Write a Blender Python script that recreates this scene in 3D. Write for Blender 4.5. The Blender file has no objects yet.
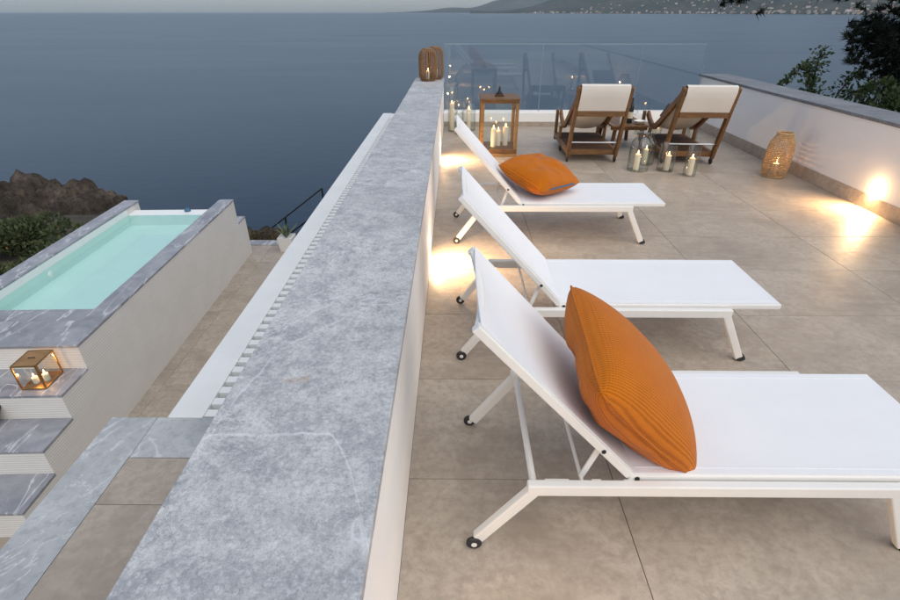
import bpy, bmesh, math, random
from math import sin, cos, pi, radians as R
from mathutils import Vector, Matrix, noise

S = bpy.context.scene
COL = S.collection
rnd = random.Random(7)

# ------------------------------------------------------------------ camera, sky, sun, exposure
cam_d = bpy.data.cameras.new('camera')
cam = bpy.data.objects.new('camera', cam_d); COL.objects.link(cam)
cam_d.sensor_width = 36.0; cam_d.lens = 20.0
cam_d.clip_start = 0.05; cam_d.clip_end = 120000
cam.location = (0, 0, 1.8)
cam.rotation_euler = (R(90 - 29.94), 0, R(0.5))
S.camera = cam

SUN_EL, SUN_AZ = 56.0, 142.0          # azimuth measured from +Y towards +X
world = bpy.data.worlds.new('World'); S.world = world
world.use_nodes = True
wn, wl = world.node_tree.nodes, world.node_tree.links
wn.clear()
sky = wn.new('ShaderNodeTexSky'); sky.sky_type = 'NISHITA'; sky.sun_disc = False
sky.sun_elevation = R(SUN_EL); sky.sun_rotation = R(SUN_AZ)
sky.altitude = 0; sky.air_density = 1.0; sky.dust_density = 1.6; sky.ozone_density = 2.0
hs = wn.new('ShaderNodeHueSaturation'); hs.inputs['Saturation'].default_value = 0.74
bg = wn.new('ShaderNodeBackground'); bg.inputs['Strength'].default_value = 0.10
wo = wn.new('ShaderNodeOutputWorld')
wl.new(sky.outputs[0], hs.inputs['Color']); wl.new(hs.outputs[0], bg.inputs[0]); wl.new(bg.outputs[0], wo.inputs[0])

sun_d = bpy.data.lights.new('sun', 'SUN'); sun_d.energy = 1.15; sun_d.angle = R(90); sun_d.color = (1.0, 0.95, 0.82)
sun = bpy.data.objects.new('sun', sun_d); COL.objects.link(sun)
_d = Vector((sin(R(SUN_AZ)) * cos(R(SUN_EL)), cos(R(SUN_AZ)) * cos(R(SUN_EL)), sin(R(SUN_EL))))
sun.rotation_euler = _d.to_track_quat('Z', 'Y').to_euler()

S.view_settings.view_transform = 'Standard'; S.view_settings.look = 'None'
S.view_settings.gamma = 1.0; S.view_settings.use_curve_mapping = False
S.view_settings.exposure = 0.64
S.render.engine = 'CYCLES'
S.cycles.use_denoising = True
S.cycles.use_adaptive_sampling = True; S.cycles.adaptive_threshold = 0.015
S.cycles.max_bounces = 8; S.cycles.transparent_max_bounces = 24
S.cycles.volume_bounces = 1
S.cycles.caustics_reflective = False; S.cycles.caustics_refractive = False
S.cycles.sample_clamp_indirect = 4.0

# ------------------------------------------------------------------ materials
MATS = {}
class NT:
    """small wrapper for building node materials"""
    def __init__(self, name):
        self.m = bpy.data.materials.new(name); self.m.use_nodes = True
        self.n = self.m.node_tree.nodes; self.l = self.m.node_tree.links
        self.b = self.n['Principled BSDF']; self.out = self.n['Material Output']
        MATS[name] = self.m
        self._obj = None
    def set(self, **k):
        for a, v in k.items():
            self.b.inputs[a.replace('_', ' ')].default_value = v
        return self
    def node(self, t, **k):
        x = self.n.new(t)
        for a, v in k.items():
            if a in x.inputs: x.inputs[a].default_value = v
            else: setattr(x, a, v)
        return x
    def coord(self, scale=(1, 1, 1), rot=(0, 0, 0), kind='Object', rand=False):
        tc = self.n.new('ShaderNodeTexCoord')
        mp = self.n.new('ShaderNodeMapping'); mp.inputs['Scale'].default_value = scale; mp.inputs['Rotation'].default_value = rot
        if rand:
            oi = self.n.new('ShaderNodeObjectInfo')
            mu = self.n.new('ShaderNodeVectorMath'); mu.operation = 'SCALE'
            self.l.new(oi.outputs['Location'], mu.inputs[0]); mu.inputs['Scale'].default_value = 3.7
            ad = self.n.new('ShaderNodeVectorMath'); ad.operation = 'ADD'
            self.l.new(tc.outputs[kind], ad.inputs[0]); self.l.new(mu.outputs[0], ad.inputs[1])
            self.l.new(ad.outputs[0], mp.inputs[0])
        else:
            self.l.new(tc.outputs[kind], mp.inputs[0])
        return mp.outputs[0]
    def noise(self, vec, scale, detail=6, rough=0.6, dist=0.0):
        x = self.node('ShaderNodeTexNoise', Scale=scale, Detail=detail, Roughness=rough, Distortion=dist)
        self.l.new(vec, x.inputs['Vector']); return x.outputs['Fac']
    def ramp(self, fac, stops, interp='LINEAR'):
        x = self.n.new('ShaderNodeValToRGB'); x.color_ramp.interpolation = interp
        e = x.color_ramp.elements
        while len(e) < len(stops): e.new(0.5)
        for k, (p, c) in enumerate(stops):
            e[k].position = p
            e[k].color = (c, c, c, 1) if isinstance(c, (int, float)) else (c[0], c[1], c[2], 1)
        self.l.new(fac, x.inputs[0]); return x.outputs[0]
    def mix(self, fac, a, b, mode='MIX'):
        x = self.n.new('ShaderNodeMix'); x.data_type = 'RGBA'; x.blend_type = mode
        for s, v in ((0, fac), (6, a), (7, b)):
            if hasattr(v, 'is_linked') or hasattr(v, 'links'): self.l.new(v, x.inputs[s])
            elif s == 0: x.inputs[0].default_value = v
            else: x.inputs[s].default_value = (v[0], v[1], v[2], 1)
        return x.outputs[2]
    def bump(self, h, strength=0.2, dist=0.01):
        x = self.node('ShaderNodeBump', Strength=strength, Distance=dist)
        self.l.new(h, x.inputs['Height']); self.l.new(x.outputs[0], self.b.inputs['Normal']); return self
    def color(self, c): self.l.new(c, self.b.inputs['Base Color']); return self
    def rough(self, r): self.l.new(r, self.b.inputs['Roughness']); return self

def plain(name, col, rough=0.5, metal=0.0, var=0.06, scale=8, bump=0.0, spec=0.5):
    t = NT(name); v = t.coord()
    f = t.noise(v, scale, 5)
    a = [max(0, c * (1 - var)) for c in col]; b = [min(1, c * (1 + var)) for c in col]
    t.color(t.ramp(f, [(0.3, a), (0.7, b)])).set(Roughness=rough, Metallic=metal, Specular_IOR_Level=spec)
    if bump: t.bump(t.noise(v, scale * 12, 3), bump, 0.004)
    return t.m

# plaster
t = NT('plaster'); v = t.coord()
t.color(t.ramp(t.noise(v, 1.1, 6), [(0.25, (.82, .803, .775)), (0.7, (.89, .878, .855))])).set(Roughness=0.85)
t.bump(t.noise(v, 60, 4), 0.12, 0.003)
plain('paint_white', (.78, .78, .77), 0.5, var=.03, scale=3)
plain('pergola_white', (.74, .75, .74), 0.55, var=.05, scale=2.5, bump=.05)
# concrete-look porcelain tile
t = NT('floor_tile'); v = t.coord(rand=True)
n1 = t.noise(v, 1.6, 8, .62, .6); v2 = t.coord(scale=(1, 5, 1), rot=(0, 0, .25), rand=True); n2 = t.noise(v2, 3.2, 7, .65, .4); n3 = t.noise(v, 24, 6, .7)
c = t.ramp(n1, [(0.30, (.30, .250, .195)), (0.5, (.42, .358, .288)), (0.70, (.53, .462, .385))])
c = t.mix(t.ramp(n2, [(0.45, 0.0), (0.75, .45)]), c, (.56, .495, .42))
n5 = t.noise(v, 7, 9, .75, .8)
c = t.mix(t.ramp(n5, [(0.36, .5), (0.52, 0.0)]), c, (.275, .225, .18))
c = t.mix(t.ramp(n3, [(0.36, .55), (0.56, 0.0)]), c, (.27, .22, .175))
oi = t.n.new('ShaderNodeObjectInfo')
c = t.mix(t.ramp(oi.outputs['Random'], [(0, .0), (1, .25)]), c, (.33, .28, .23))
t.color(c).rough(t.ramp(n3, [(0.3, .38), (0.7, .58)])).bump(n3, .08, .002)
plain('grout', (.19, .165, .14), .9, var=.2, scale=30)
# grey stone of the parapet copings: flamed, speckled, veined
def grey_stone(name, vein=None):
    t = NT(name); v = t.coord(rand=True)
    n1 = t.noise(v, 2.0, 10, .72, .3); n2 = t.noise(v, 85, 5, .7); n3 = t.noise(v, 230, 3, .7); n4 = t.noise(v, 9, 9, .78, .2); n6 = t.noise(v, 22, 8, .8)
    c = t.ramp(n1, [(.30, (.345, .352, .362)), (.5, (.462, .468, .474)), (.68, (.585, .59, .592))])
    c = t.mix(t.ramp(n4, [(.40, .65), (.51, 0)]), c, (.27, .285, .31))
    c = t.mix(t.ramp(n4, [(.53, 0), (.64, .5)]), c, (.62, .635, .65))
    c = t.mix(t.ramp(n6, [(.38, .5), (.47, 0)]), c, (.20, .215, .24))
    c = t.mix(t.ramp(n6, [(.55, 0), (.64, .45)]), c, (.66, .67, .685))
    c = t.mix(t.ramp(n2, [(.41, .38), (.47, 0)]), c, (.22, .235, .255))
    c = t.mix(t.ramp(n2, [(.55, 0), (.62, .4)]), c, (.66, .67, .685))
    c = t.mix(t.ramp(n3, [(.56, 0), (.63, .5)]), c, (.17, .182, .2))
    vo = t.node('ShaderNodeTexNoise', Scale=.85, Detail=5, Roughness=.55, Distortion=.6); t.l.new(v, vo.inputs['Vector'])
    c = t.mix(t.ramp(vo.outputs['Fac'], [(.4955, 0), (.499, .6), (.501, .6), (.5045, 0)]), c, (.66, .68, .70))
    vo2 = t.node('ShaderNodeTexNoise', Scale=1.9, Detail=9, Roughness=.72, Distortion=.5); t.l.new(v, vo2.inputs['Vector'])
    ck = t.mix(t.ramp(n1, [(.45, 0), (.6, 1)]), (0, 0, 0), t.ramp(vo2.outputs['Fac'], [(.494, 0), (.499, .8), (.501, .8), (.506, 0)]))
    c = t.mix(ck, c, (.14, .15, .17))
    rs = t.noise(v, 3.6, 8, .75, .8)
    c = t.mix(t.ramp(rs, [(.655, 0), (.71, .7)]), c, (.33, .18, .07))
    if vein:      # one long white calcite vein crossing the slab, bending along its edge
        w = t.coord(); sp = t.n.new('ShaderNodeSeparateXYZ'); t.l.new(w, sp.inputs[0])
        def math_(op, a, b=None, c3=None):
            m = t.n.new('ShaderNodeMath'); m.operation = op
            for k, q in enumerate((a, b, c3)):
                if q is None: continue
                if isinstance(q, (int, float)): m.inputs[k].default_value = q
                else: t.l.new(q, m.inputs[k])
            return m.outputs[0]
        tt = math_('MAXIMUM', math_('DIVIDE', math_('SUBTRACT', sp.outputs['X'], vein[0]), .13), 0.0)
        cur = math_('MULTIPLY', math_('POWER', tt, 1.5), -.24)
        wob = math_('ADD', math_('MULTIPLY_ADD', t.noise(w, 7, 6, .7), .05, -.025), math_('MULTIPLY_ADD', t.noise(w, 45, 4, .7), .012, -.006))
        d = math_('ABSOLUTE', math_('SUBTRACT', math_('SUBTRACT', sp.outputs['Y'], vein[1]), math_('ADD', cur, wob)))
        brk = t.ramp(t.noise(w, 14, 5, .7), [(.38, .1), (.58, .7)])
        c = t.mix(t.mix(brk, (0, 0, 0), t.ramp(d, [(0, .9), (.002, .7), (.0075, 0)])), c, (.72, .73, .74))
    t.color(c).set(Roughness=.62).bump(n2, .3, .003)
grey_stone('grey_stone'); grey_stone('grey_stone_vein', (.09, 1.015 - 1.06))
t = NT('grey_stone_dark'); v = t.coord(rand=True)
n1 = t.noise(v, 3, 8, .65, .5); n2 = t.noise(v, 40, 5, .7)
c = t.ramp(n1, [(.3, (.14, .15, .165)), (.7, (.25, .26, .28))]); c = t.mix(t.ramp(n2, [(.38, .5), (.55, 0)]), c, (.1, .105, .115))
t.color(c).set(Roughness=.7).bump(n2, .2, .003)
# pool marble: darker grey with white veins
t = NT('vein_marble'); v = t.coord(rand=True)
n1 = t.noise(v, 3.0, 8, .65, .8); n2 = t.noise(v, 26, 5, .7)
c = t.ramp(n1, [(.3, (.19, .195, .22)), (.52, (.28, .285, .31)), (.75, (.40, .405, .43))])
w1 = t.node('ShaderNodeTexNoise', Scale=1.5, Detail=4, Roughness=.55, Distortion=.7)
vv = t.coord(scale=(2.2, .5, 1), rot=(0, 0, -.8), rand=True); t.l.new(vv, w1.inputs['Vector'])
c = t.mix(t.ramp(w1.outputs['Fac'], [(.484, 0), (.496, .75), (.504, .75), (.516, 0)]), c, (.60, .60, .62))
w2 = t.node('ShaderNodeTexNoise', Scale=2.6, Detail=6, Roughness=.65, Distortion=.8); t.l.new(v, w2.inputs['Vector'])
c = t.mix(t.ramp(w2.outputs['Fac'], [(.492, 0), (.498, .35), (.502, .35), (.508, 0)]), c, (.5, .5, .52))
t.color(c).set(Roughness=.42).bump(n2, .06, .002)
# landing border stone (lighter, honed)
t = NT('border_stone'); v = t.coord(rand=True)
n1 = t.noise(v, 2.4, 9, .68, .8); n2 = t.noise(v, 30, 5, .7)
c = t.ramp(n1, [(.3, (.31, .325, .335)), (.52, (.42, .435, .44)), (.75, (.55, .56, .56))])
w1 = t.node('ShaderNodeTexNoise', Scale=1.4, Detail=5, Roughness=.6, Distortion=2.0); t.l.new(v, w1.inputs['Vector'])
c = t.mix(t.ramp(w1.outputs['Fac'], [(.488, 0), (.498, .7), (.502, .7), (.512, 0)]), c, (.62, .63, .64))
c = t.mix(t.ramp(n2, [(.36, .35), (.5, 0)]), c, (.2, .21, .225))
t.color(c).set(Roughness=.55).bump(n2, .12, .002)
# ribbed cladding of the pool (fine horizontal strips)
t = NT('strip_cladding'); v = t.coord()
sx = t.n.new('ShaderNodeSeparateXYZ'); t.l.new(v, sx.inputs[0])
wv = t.node('ShaderNodeMath', operation='MULTIPLY'); t.l.new(sx.outputs['Z'], wv.inputs[0]); wv.inputs[1].default_value = 2 * pi / .030
sn = t.node('ShaderNodeMath', operation='SINE'); t.l.new(wv.outputs[0], sn.inputs[0])
c = t.ramp(t.noise(v, 2.5, 7), [(.3, (.80, .765, .715)), (.7, (.87, .84, .79))])
vs = t.coord(scale=(2.5, 2.5, 48)); c = t.mix(t.ramp(t.noise(vs, 1, 3), [(.4, 0), (.7, .35)]), c, (.73, .685, .625))
c = t.mix(t.ramp(sn.outputs[0], [(0, .38), (.3, 0)]), c, (.50, .45, .39))
t.color(c).set(Roughness=.75)
sm = t.ramp(sn.outputs[0], [(-1 + 1, 0), (.35, 1)])
t.bump(sm, .4, .003)
# pool plaster & water
plain('pool_plaster', (.79, .875, .85), .6, var=.03, scale=2)
plain('pool_rim_white', (.80, .81, .80), .5, var=.03, scale=4)
def glassy(name, tint, rough=0.0, ior=1.45, extra=0.0):
    t = NT(name); n, l = t.n, t.l
    n.remove(t.b)
    tr = n.new('ShaderNodeBsdfTransparent'); tr.inputs[0].default_value = (*tint, 1)
    gl = n.new('ShaderNodeBsdfGlossy'); gl.inputs['Roughness'].default_value = rough
    fr = n.new('ShaderNodeFresnel')
    ge = n.new('ShaderNodeNewGeometry'); mi = n.new('ShaderNodeMapRange')      # same reflectance from both sides of a sheet
    mi.inputs[3].default_value = ior; mi.inputs[4].default_value = 1 / ior
    l.new(ge.outputs['Backfacing'], mi.inputs[0]); l.new(mi.outputs[0], fr.inputs['IOR'])
    mx = n.new('ShaderNodeMixShader')
    if extra:
        ad = n.new('ShaderNodeMath'); ad.operation = 'ADD'; ad.use_clamp = True
        l.new(fr.outputs[0], ad.inputs[0]); ad.inputs[1].default_value = extra; l.new(ad.outputs[0], mx.inputs[0])
    else: l.new(fr.outputs[0], mx.inputs[0])
    l.new(tr.outputs[0], mx.inputs[1]); l.new(gl.outputs[0], mx.inputs[2]); l.new(mx.outputs[0], t.out.inputs[0])
    t.gl, t.fr = gl, fr
    return t
glassy('clear_glass', (.97, .985, .98))
t = glassy('jar_glass', (.95, .97, .95), 0.03, 1.55)
lw = t.node('ShaderNodeLayerWeight', Blend=.35)
t.l.new(t.ramp(lw.outputs['Facing'], [(0, (.965, .975, .97)), (.7, (.86, .89, .88)), (1, (.45, .50, .50))]), next(n for n in t.n if n.type == 'BSDF_TRANSPARENT').inputs[0])
glassy('balustrade_glass', (.93, .965, .985), 0.0, 1.72)
plain('glass_edge', (.30, .40, .43), .25, var=.05)
t = glassy('pool_water', (.90, .985, .97), .02, 1.33)
v = t.coord(); bp = t.node('ShaderNodeBump', Strength=.12, Distance=.02); t.l.new(t.noise(v, 3.0, 3), bp.inputs['Height'])
t.l.new(bp.outputs[0], t.gl.inputs['Normal'])
# sea
t = NT('sea_water'); v = t.coord(kind='Object')
v1 = t.coord(scale=(.30, .55, 1), rot=(0, 0, .3)); v2 = t.coord(scale=(.012, .03, 1), rot=(0, 0, .1))
h1 = t.noise(v1, 1.0, 6, .6, .3); h2 = t.noise(v2, 1.0, 6, .6, .4)
c = t.ramp(h2, [(.35, (.007, .020, .038)), (.65, (.011, .027, .048))])
t.color(c).rough(t.ramp(h2, [(.35, .31), (.68, .34)])).set(IOR=1.33, Specular_Tint=(.50, .74, 1.0, 1))
t.bump(h1, .06, .5)
# woods and fabrics
def wood(name, a, b, rough=.5, axis=(6, 40, 40)):
    t = NT(name); v = t.coord(scale=axis, rand=False)
    n1 = t.noise(v, 1.0, 6, .6, .8); v2 = t.coord(); n2 = t.noise(v2, 5, 4)
    c = t.ramp(n1, [(.3, a), (.7, b)])
    c = t.mix(t.ramp(n2, [(.4, 0), (.7, .35)]), c, [x * .6 for x in a])
    t.color(c).set(Roughness=rough, Specular_IOR_Level=.3).bump(n1, .12, .002)
wood('teak', (.115, .056, .022), (.24, .122, .048))
wood('teak_dark', (.07, .036, .019), (.13, .066, .034), .85)
wood('lantern_wood', (.22, .122, .045), (.36, .205, .085))
t = NT('orange_knit'); v = t.coord(scale=(1, 1, 1))
sx = t.n.new('ShaderNodeSeparateXYZ'); t.l.new(v, sx.inputs[0])
wb = t.noise(v, 7, 3)
mm = t.node('ShaderNodeMath', operation='MULTIPLY_ADD'); t.l.new(wb, mm.inputs[0]); mm.inputs[1].default_value = .006; t.l.new(sx.outputs['X'], mm.inputs[2])
m2 = t.node('ShaderNodeMath', operation='MULTIPLY'); t.l.new(mm.outputs[0], m2.inputs[0]); m2.inputs[1].default_value = 2 * pi / .0088
sn = t.node('ShaderNodeMath', operation='SINE'); t.l.new(m2.outputs[0], sn.inputs[0])
m3 = t.node('ShaderNodeMath', operation='MULTIPLY'); t.l.new(sx.outputs['Y'], m3.inputs[0]); m3.inputs[1].default_value = 2 * pi / .009
s2 = t.node('ShaderNodeMath', operation='SINE'); t.l.new(m3.outputs[0], s2.inputs[0])
ad = t.node('ShaderNodeMath', operation='MULTIPLY_ADD'); t.l.new(s2.outputs[0], ad.inputs[0]); ad.inputs[1].default_value = .35; t.l.new(sn.outputs[0], ad.inputs[2])
mr = t.node('ShaderNodeMapRange'); t.l.new(ad.outputs[0], mr.inputs[0]); mr.inputs[1].default_value = -1.3; mr.inputs[2].default_value = 1.3
c = t.ramp(mr.outputs[0], [(0, (.29, .072, .002)), (.55, (.53, .145, .003))])
c = t.mix(t.ramp(t.noise(v, 11, 5), [(.35, 0), (.7, .3)]), c, (.56, .165, .005))
t.color(c).set(Roughness=.9, Specular_IOR_Level=.15, Sheen_Weight=.12).bump(mr.outputs[0], .6, .004)
plain('zip_blue', (.05, .13, .22), .6)
def fabric(name, col, period=.004, rough=.8):
    t = NT(name); v = t.coord()
    ck = t.node('ShaderNodeTexWave', Scale=1 / period / 6.28, Distortion=0.0); ck.bands_direction = 'X'; t.l.new(v, ck.inputs['Vector'])
    f = t.noise(v, 3, 4)
    t.color(t.ramp(f, [(.3, [x * .95 for x in col]), (.7, col)])).set(Roughness=rough, Specular_IOR_Level=.25).bump(ck.outputs['Fac'], .1, .001)
fabric('sling_white', (.80, .80, .81))
fabric('canvas', (.74, .69, .62))
fabric('grey_cushion', (.16, .16, .17))
fabric('brown_cushion', (.055, .042, .034))
plain('powder_white', (.78, .76, .72), .38, var=.02, scale=4)
plain('black_rubber', (.02, .02, .022), .6)
plain('steel', (.55, .55, .56), .3, 1.0)
plain('dark_metal', (.03, .03, .035), .45, .6)
plain('brass', (.38, .22, .07), .38, .9, var=.2, scale=20)
plain('wicker_dark', (.23, .125, .055), .65, var=.3, scale=25)
plain('wicker_honey', (.50, .34, .17), .6, var=.25, scale=25)
plain('bottle_dark', (.012, .016, .018), .12)
plain('paper_label', (.6, .55, .42), .7)
t = NT('wax'); t.set(Base_Color=(.86, .77, .60, 1), Roughness=.5, Subsurface_Weight=.35, Subsurface_Radius=(.05, .03, .015), Subsurface_Scale=.6)
vw = t.coord(); t.bump(t.noise(vw, 30, 3), .1, .003)
def emit(name, col, st):
    t = NT(name); t.n.remove(t.b)
    e = t.n.new('ShaderNodeEmission'); e.inputs[0].default_value = (*col, 1); e.inputs[1].default_value = st
    t.l.new(e.outputs[0], t.out.inputs[0])
emit('flame', (1.0, .55, .2), 14)
emit('lamp_lens', (1.0, .72, .42), 22)
emit('town_light', (1.0, .75, .45), 3.0)
# rock and plants
t = NT('rock'); v = t.coord()
n1 = t.noise(v, .9, 9, .68, .4); n2 = t.noise(v, 6, 8, .7)
c = t.ramp(n1, [(.32, (.020, .017, .013)), (.5, (.066, .054, .041)), (.70, (.165, .13, .098))])
c = t.mix(t.ramp(n2, [(.38, .75), (.55, 0)]), c, (.022, .018, .016))
t.color(c).set(Roughness=.95, Specular_IOR_Level=.2).bump(n2, .9, .08)
t = NT('earth'); v = t.coord(); n2 = t.noise(v, 2.5, 8, .7)
t.color(t.ramp(n2, [(.3, (.03, .026, .018)), (.7, (.09, .075, .05))])).set(Roughness=1.0).bump(n2, .8, .1)
def leaf(name, a, b, rough=.55):
    t = NT(name); v = t.coord()
    t.color(t.ramp(t.noise(v, 3.0, 5), [(.3, a), (.7, b)])).set(Roughness=rough, Specular_IOR_Level=.25)
leaf('leaf_green', (.025, .045, .016), (.06, .085, .03))
leaf('leaf_garden', (.03, .045, .018), (.085, .10, .04))
leaf('pine_needle', (.006, .010, .006), (.014, .020, .011), .8)
leaf('leaf_agave', (.10, .13, .07), (.18, .21, .12))
leaf('dry_grass', (.10, .085, .04), (.2, .165, .085))
leaf('petal_red', (.11, .006, .012), (.2, .012, .02))
leaf('petal_straw', (.22, .15, .05), (.34, .24, .09))
plain('bark', (.035, .024, .018), .95, var=.4, scale=14, bump=.5)
t = NT('far_hill'); v = t.coord()
n1 = t.noise(v, .0022, 7, .6); n2 = t.noise(v, .018, 6, .7)
c = t.ramp(n1, [(.35, (.05, .063, .06)), (.65, (.10, .105, .09))])
c = t.mix(t.ramp(n2, [(.42, .7), (.58, 0)]), c, (.03, .04, .04))
t.color(c).set(Roughness=1.0, Specular_IOR_Level=0)
t = NT('far_house_wall'); oi = t.n.new('ShaderNodeObjectInfo')
t.color(t.ramp(oi.outputs['Random'], [(0, (.50, .46, .41)), (.3, (.62, .60, .57)), (.5, (.50, .38, .28)), (.7, (.40, .36, .31)), (.85, (.32, .25, .2))], 'CONSTANT')).set(Roughness=.9)
plain('far_roof', (.30, .16, .10), .9, var=.2, scale=.05)
M = MATS

# ------------------------------------------------------------------ mesh builder
class MB:
    def __init__(self): self.v = []; self.f = []; self.mi = []; self.cur = 0
    def add(self, vs, fs):
        o = len(self.v); self.v += [tuple(p) for p in vs]
        self.f += [tuple(i + o for i in f) for f in fs]; self.mi += [self.cur] * len(fs); return self
    def box(self, x0, x1, y0, y1, z0, z1):
        return self.add([(x0, y0, z0), (x1, y0, z0), (x1, y1, z0), (x0, y1, z0), (x0, y0, z1), (x1, y0, z1), (x1, y1, z1), (x0, y1, z1)],
                        [(0, 3, 2, 1), (4, 5, 6, 7), (0, 1, 5, 4), (1, 2, 6, 5), (2, 3, 7, 6), (3, 0, 4, 7)])
    def prism(self, poly, axis, a, b):
        """poly of 2D points (counter-clockwise), extruded along axis from a to b"""
        n = len(poly)
        def P(p, t): return {'x': (t, p[0], p[1]), 'y': (p[0], t, p[1]), 'z': (p[0], p[1], t)}[axis]
        return self.add([P(p, a) for p in poly] + [P(p, b) for p in poly],
                        [tuple(range(n))[::-1], tuple(range(n, 2 * n))] + [(i, (i + 1) % n, (i + 1) % n + n, i + n) for i in range(n)])
    def bar(self, p, q, w, h, up=(0, 0, 1)):
        p, q = Vector(p), Vector(q); d = (q - p).normalized(); u = Vector(up)
        s = d.cross(u)
        if s.length < 1e-4: s = d.cross(Vector((1, 0, 0)))
        s.normalize(); u = s.cross(d).normalized()
        vs = []
        for c in (p, q):
            for a, b in ((-1, -1), (1, -1), (1, 1), (-1, 1)): vs.append(c + s * a * w / 2 + u * b * h / 2)
        return self.add(vs, [(0, 1, 2, 3), (7, 6, 5, 4), (0, 4, 5, 1), (1, 5, 6, 2), (2, 6, 7, 3), (3, 7, 4, 0)])
    def tube(self, pts, r, n=8, cap=True):
        pts = [Vector(p) for p in pts]; rr = r if isinstance(r, (list, tuple)) else [r] * len(pts)
        o = len(self.v); prev = None; vs = []
        for i, p in enumerate(pts):
            d = (pts[min(i + 1, len(pts) - 1)] - pts[max(i - 1, 0)]).normalized()
            if prev is None:
                s = d.cross(Vector((0, 0, 1)))
                if s.length < .05: s = d.cross(Vector((1, 0, 0)))
            else: s = prev - d * prev.dot(d)
            s.normalize(); prev = s; u = d.cross(s)
            for k in range(n): vs.append(p + (s * cos(2 * pi * k / n) + u * sin(2 * pi * k / n)) * rr[i])
        fs = []
        for i in range(len(pts) - 1):
            for k in range(n):
                a = i * n + k; b = i * n + (k + 1) % n; fs.append((a, b, b + n, a + n))
        if cap: fs += [tuple(range(n))[::-1], tuple(range((len(pts) - 1) * n, len(pts) * n))]
        return self.add(vs, fs)
    def ribbon(self, pts, w, h, side):
        """rectangular section swept along pts; side = constant width direction"""
        pts = [Vector(p) for p in pts]; s = Vector(side).normalized(); vs = []
        for i, p in enumerate(pts):
            d = (pts[min(i + 1, len(pts) - 1)] - pts[max(i - 1, 0)]).normalized(); u = s.cross(d).normalized()
            for a, b in ((-1, -1), (1, -1), (1, 1), (-1, 1)): vs.append(p + s * a * w / 2 + u * b * h / 2)
        fs = [(0, 1, 2, 3), tuple(len(vs) - 1 - k for k in range(4))]
        for i in range(len(pts) - 1):
            for k in range(4):
                a = i * 4 + k; b = i * 4 + (k + 1) % 4; fs.append((a, a + 4, b + 4, b))
        return self.add(vs, fs)
    def lathe(self, prof, n=28, c=(0, 0, 0), axis='z'):
        vs = []; fs = []
        for r, z in prof:
            for k in range(n):
                a = 2 * pi * k / n
                p = (r * cos(a), r * sin(a), z)
                if axis == 'y': p = (r * cos(a), z, r * sin(a))
                vs.append((p[0] + c[0], p[1] + c[1], p[2] + c[2]))
        for i in range(len(prof) - 1):
            for k in range(n):
                a = i * n + k; b = i * n + (k + 1) % n; fs.append((a, b, b + n, a + n))
        if prof[0][0] > 1e-5: fs.append(tuple(range(n))[::-1])
        if prof[-1][0] > 1e-5: fs.append(tuple(range((len(prof) - 1) * n, len(prof) * n)))
        return self.add(vs, fs)
    def mesh(self, name, mat, smooth=False, angle=35):
        me = bpy.data.meshes.new(name); me.from_pydata(self.v, [], self.f)
        bm = bmesh.new(); bm.from_mesh(me)
        bmesh.ops.remove_doubles(bm, verts=bm.verts, dist=1e-6)
        bmesh.ops.recalc_face_normals(bm, faces=bm.faces); bm.to_mesh(me); bm.free()
        for m in (mat if isinstance(mat, (list, tuple)) else [mat]): me.materials.append(M[m])
        if len(me.polygons) == len(self.mi) and any(self.mi): me.polygons.foreach_set('material_index', self.mi)
        if smooth:
            me.polygons.foreach_set('use_smooth', [True] * len(me.polygons)); me.set_sharp_from_angle(angle=R(angle))
        return me
    def build(self, name, mat, parent=None, smooth=False, bevel=0.0, loc=None, angle=35):
        return link(name, self.mesh(name, mat, smooth, angle), parent, bevel, loc)

def link(name, me, parent=None, bevel=0.0, loc=None, rot=None):
    o = bpy.data.objects.new(name, me); COL.objects.link(o)
    if parent: o.parent = parent
    if loc: o.location = loc
    if rot: o.rotation_euler = rot
    if bevel:
        b = o.modifiers.new('bevel', 'BEVEL'); b.width = bevel; b.segments = 2; b.limit_method = 'ANGLE'; b.angle_limit = R(40)
    return o
def tag(o, label, cat=None, group=None, kind=None):
    if label: o['label'] = label
    if cat: o['category'] = cat
    if group: o['group'] = group
    if kind: o['kind'] = kind
    return o
def empty(name, loc, label=None, cat=None, group=None, kind=None, rz=0.0):
    o = bpy.data.objects.new(name, None); COL.objects.link(o); o.location = loc; o.rotation_euler = (0, 0, rz)
    o.empty_display_size = .1
    return tag(o, label, cat, group, kind)
def B(*a): return MB().box(*a)
def copy_tree(o, parent=None):
    c = o.copy(); COL.objects.link(c); c.parent = parent
    for ch in list(o.children): copy_tree(ch, c)
    return c
def light(name, kind, loc, energy, color, parent=None, **k):
    d = bpy.data.lights.new(name, kind); d.energy = energy; d.color = color
    for a, v in k.items(): setattr(d, a, v)
    o = bpy.data.objects.new(name, d); COL.objects.link(o); o.location = loc
    if parent: o.parent = parent
    return o
WARM = (1.0, .62, .30)
WARMER = (1.0, .48, .18)

# ------------------------------------------------------------------ key dimensions
GZ = -2.43              # lower patio
WL_IN, WL_OUT = -.196, -.695       # left parapet faces
LW_TOP = .78
WR_IN, WR_OUT = 4.34, 4.83
RW_TOP = .855
T_END = 9.45            # terrace floor ends at the kerb
SEA = -10.0
HAZE = 3.2e-5

# ------------------------------------------------------------------ sea, shore, far hills
sea = MB().add([(-20000, -400, 0), (20000, -400, 0), (20000, 20000, 0), (-20000, 20000, 0)], [(0, 1, 2, 3)]).build('sea', 'sea_water', loc=(0, 0, SEA))
tag(sea, 'calm dark blue-grey sea reaching the horizon', kind='structure')

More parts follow.
